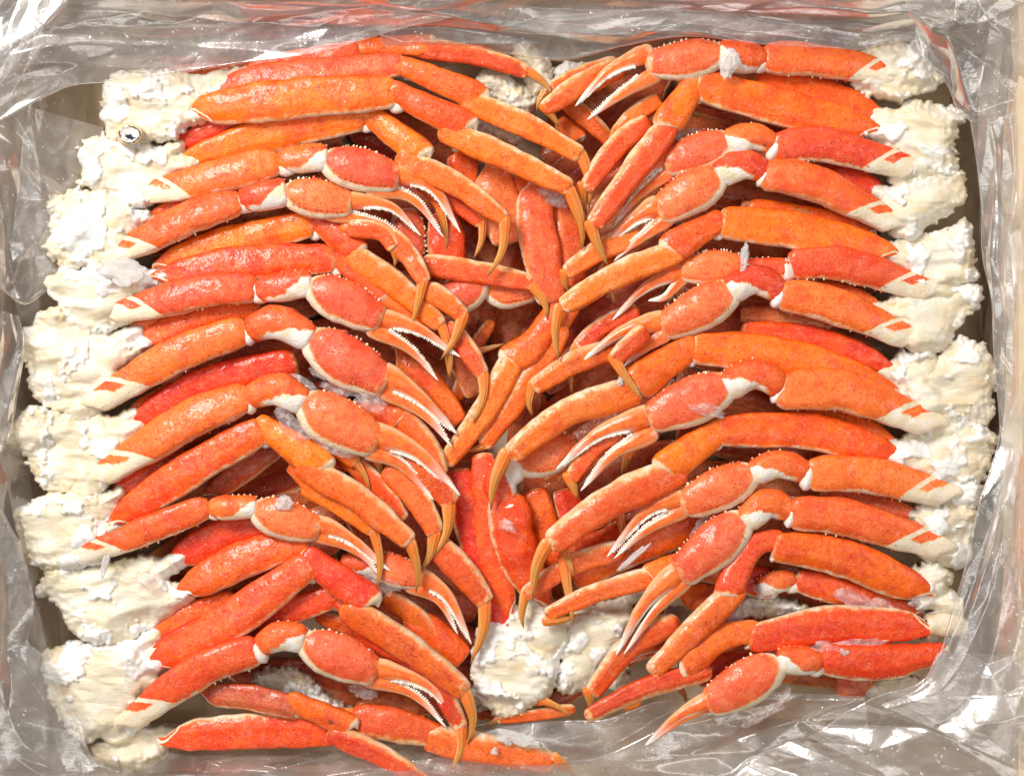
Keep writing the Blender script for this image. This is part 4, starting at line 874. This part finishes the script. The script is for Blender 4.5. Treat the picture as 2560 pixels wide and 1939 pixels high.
crab('pale half crab shoulder right of the bottom centre one, under two orange shins',
 legs=['z -40,-30,-14,-4,-14 | C 1720,1395 1620,1440 w64 | P 1640,1440 1500,1478 1362,1536 w56 | D 1368,1552 1410,1548 1456,1532 w24',
       'z -60,-50,-34,-26,-26 | P 1560,1370 1430,1412 1306,1488 w58 | D 1314,1482 1304,1530 1309,1570 w28',
       'z -70,-60 | t 1 | M 1780,1300 1600,1370 1430,1450 w78 | b 0',
       'z -84,-80 | t 1 | M 1640,1310 1540,1345 1430,1375 w70 | b 0',
       'z -60,-50,-44,-20,4 | P 1400,1390 1415,1400 w26 | D 1410,1375 1422,1405 1436,1434 w27',
       'z -60,-50,-40,-20,6 | P 1405,1400 1412,1410 w26 | D 1408,1398 1422,1490 1434,1563 w32',
       'z -50,-36,-26,-16,-30 | P 1700,1550 1580,1610 1478,1735 w66 | D 1472,1728 1476,1752 1482,1780 w34',
       'z -70,-60 | t 1 | M 1690,1488 1750,1492 1830,1505 w76'],
 shoulder=[PL('1410,1540 1500,1505 1570,1510 1590,1560 1565,1610 1500,1690 1470,1720 1390,1735 1405,1660')], zs=-72, flute=1.2,
 extra=[(1580,1395,0,46,8,-.7,'rime','rime_flake',.4),(1500,1700,-40,40,14,-.3)])
crab('half crab in the upper middle, broad pinkish legs hanging between the columns',
 legs=['z -70,-64,-50,-44 | t 3 | M 1325,440 1345,590 1382,760 w100 | C 1390,770 1345,850 1265,905 w80 | P 1290,880 1215,1020 1110,1162 w68 | b 0',
       'z -92,-88,-66,-60,-66 | t 3 | M 1400,480 1420,580 1440,720 w72 | C 1425,770 1330,900 w66 | P 1400,830 1325,950 1205,1118 w66 | D 1215,1112 1188,1122 1160,1128 w22 | b 0',
       'z -82,-80 | t 3 | M 1215,400 1245,490 1275,610 w104 | b 0',
       'z -96,-92 | t 1 | M 1150,370 1155,420 1160,470 w80',
       'z -100,-96 | t 1 | M 1290,420 1320,500 1350,640 w80 | b 0'],
 claws=[], at=(1320,600), zs=-90,
 extra=[(1380,480,-40,30,20,.5),(1395,505,-44,24,14,.3)])
crab('half crab in the upper middle with a spiny red arm and round red palms',
 claws=['z -94,-92 | t 1 | x 1 | M 1100,520 1112,590 1122,680 w98 | b 0', 'z -100,-98,-96,-92,-92 | H 1010,520 1030,660 w100',
        'z -84,-80,-78,-76,-76 | H 1215,700 1085,775 w112', 'z -100,-98,-96,-96,-96 | H 1210,728 1345,720 w110'],
 legs=['z -60,-58,-56,-54,-40 | t 3 | P 1050,660 1200,682 1335,708 w62 | D 1325,706 1358,750 1369,800 w33'],
 at=(1150,650), zs=-96)
crab('upturned half crab at the top centre, only white shoulder pieces showing',
 shoulder=[PL('1282,120 1305,98 1335,108 1365,160 1392,200 1370,250 1330,235 1300,190'), PL('1195,190 1240,185 1300,215 1340,250 1335,280 1270,270 1215,240'), PL('1060,85 1085,74 1110,88 1112,108 1080,112 1058,104'), PL('1385,175 1430,160 1480,165 1500,200 1450,220 1395,215'), PL('1190,300 1240,300 1290,330 1300,360 1250,350 1200,330')], zs=-62, at=(1300,200),
 legs=['z -96,-96 | t 2 | P 1415,255 1470,300 1535,360 w52', 'z -110,-110 | C 1395,300 1450,350 w50'])
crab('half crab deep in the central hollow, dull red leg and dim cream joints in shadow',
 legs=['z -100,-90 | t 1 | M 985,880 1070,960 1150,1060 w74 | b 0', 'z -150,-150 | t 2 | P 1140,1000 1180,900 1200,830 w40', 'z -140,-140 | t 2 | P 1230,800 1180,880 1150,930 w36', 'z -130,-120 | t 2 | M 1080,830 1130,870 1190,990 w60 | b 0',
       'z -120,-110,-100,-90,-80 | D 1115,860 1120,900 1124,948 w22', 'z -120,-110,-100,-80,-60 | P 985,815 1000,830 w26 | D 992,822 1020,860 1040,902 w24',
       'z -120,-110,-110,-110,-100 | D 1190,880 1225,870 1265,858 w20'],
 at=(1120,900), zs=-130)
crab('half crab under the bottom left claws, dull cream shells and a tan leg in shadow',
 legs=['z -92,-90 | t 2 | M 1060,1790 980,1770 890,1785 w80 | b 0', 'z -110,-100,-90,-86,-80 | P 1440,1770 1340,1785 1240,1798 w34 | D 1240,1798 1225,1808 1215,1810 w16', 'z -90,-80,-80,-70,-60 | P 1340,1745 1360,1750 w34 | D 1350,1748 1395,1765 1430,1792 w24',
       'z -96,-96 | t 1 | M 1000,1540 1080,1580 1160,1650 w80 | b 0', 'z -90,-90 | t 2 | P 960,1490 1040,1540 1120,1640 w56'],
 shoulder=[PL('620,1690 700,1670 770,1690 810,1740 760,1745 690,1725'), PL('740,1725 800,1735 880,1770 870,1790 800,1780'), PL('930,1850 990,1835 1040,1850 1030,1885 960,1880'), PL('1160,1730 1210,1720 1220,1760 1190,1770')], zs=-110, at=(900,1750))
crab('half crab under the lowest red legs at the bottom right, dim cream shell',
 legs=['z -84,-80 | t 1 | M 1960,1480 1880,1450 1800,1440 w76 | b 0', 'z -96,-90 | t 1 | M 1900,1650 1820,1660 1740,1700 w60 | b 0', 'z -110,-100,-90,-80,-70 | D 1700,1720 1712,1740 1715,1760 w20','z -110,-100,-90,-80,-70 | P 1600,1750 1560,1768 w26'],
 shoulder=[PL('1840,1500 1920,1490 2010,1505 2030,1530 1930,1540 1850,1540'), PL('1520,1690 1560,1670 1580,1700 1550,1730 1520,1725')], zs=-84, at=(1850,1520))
# ---------------------------------------------------------------- the layer underneath, in the dark gaps
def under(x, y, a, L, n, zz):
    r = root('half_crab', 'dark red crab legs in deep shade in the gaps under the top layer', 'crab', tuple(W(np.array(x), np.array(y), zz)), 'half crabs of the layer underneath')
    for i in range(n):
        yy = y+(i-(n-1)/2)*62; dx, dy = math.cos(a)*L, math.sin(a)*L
        make_leg(r, 'z %g,%g | t 2 | b 0 | M %g,%g %g,%g %g,%g w%g' % (zz-rng.uniform(0, 16), zz-rng.uniform(0, 16), x, yy, x+dx*.5, yy+dy*.5-16, x+dx, yy+dy+rng.uniform(-20, 20), rng.uniform(72, 86)))  # duller shell colour paints extra shade into the gaps
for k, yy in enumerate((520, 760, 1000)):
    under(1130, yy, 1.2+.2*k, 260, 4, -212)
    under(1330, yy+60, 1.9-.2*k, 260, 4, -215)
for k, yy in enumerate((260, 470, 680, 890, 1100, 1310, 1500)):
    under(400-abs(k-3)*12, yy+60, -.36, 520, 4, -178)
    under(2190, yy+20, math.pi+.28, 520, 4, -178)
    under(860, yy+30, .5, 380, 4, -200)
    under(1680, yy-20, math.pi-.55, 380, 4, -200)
under(560, 1725, .02, 420, 2, -185)  # more dulled legs, added to darken the gaps along the bottom
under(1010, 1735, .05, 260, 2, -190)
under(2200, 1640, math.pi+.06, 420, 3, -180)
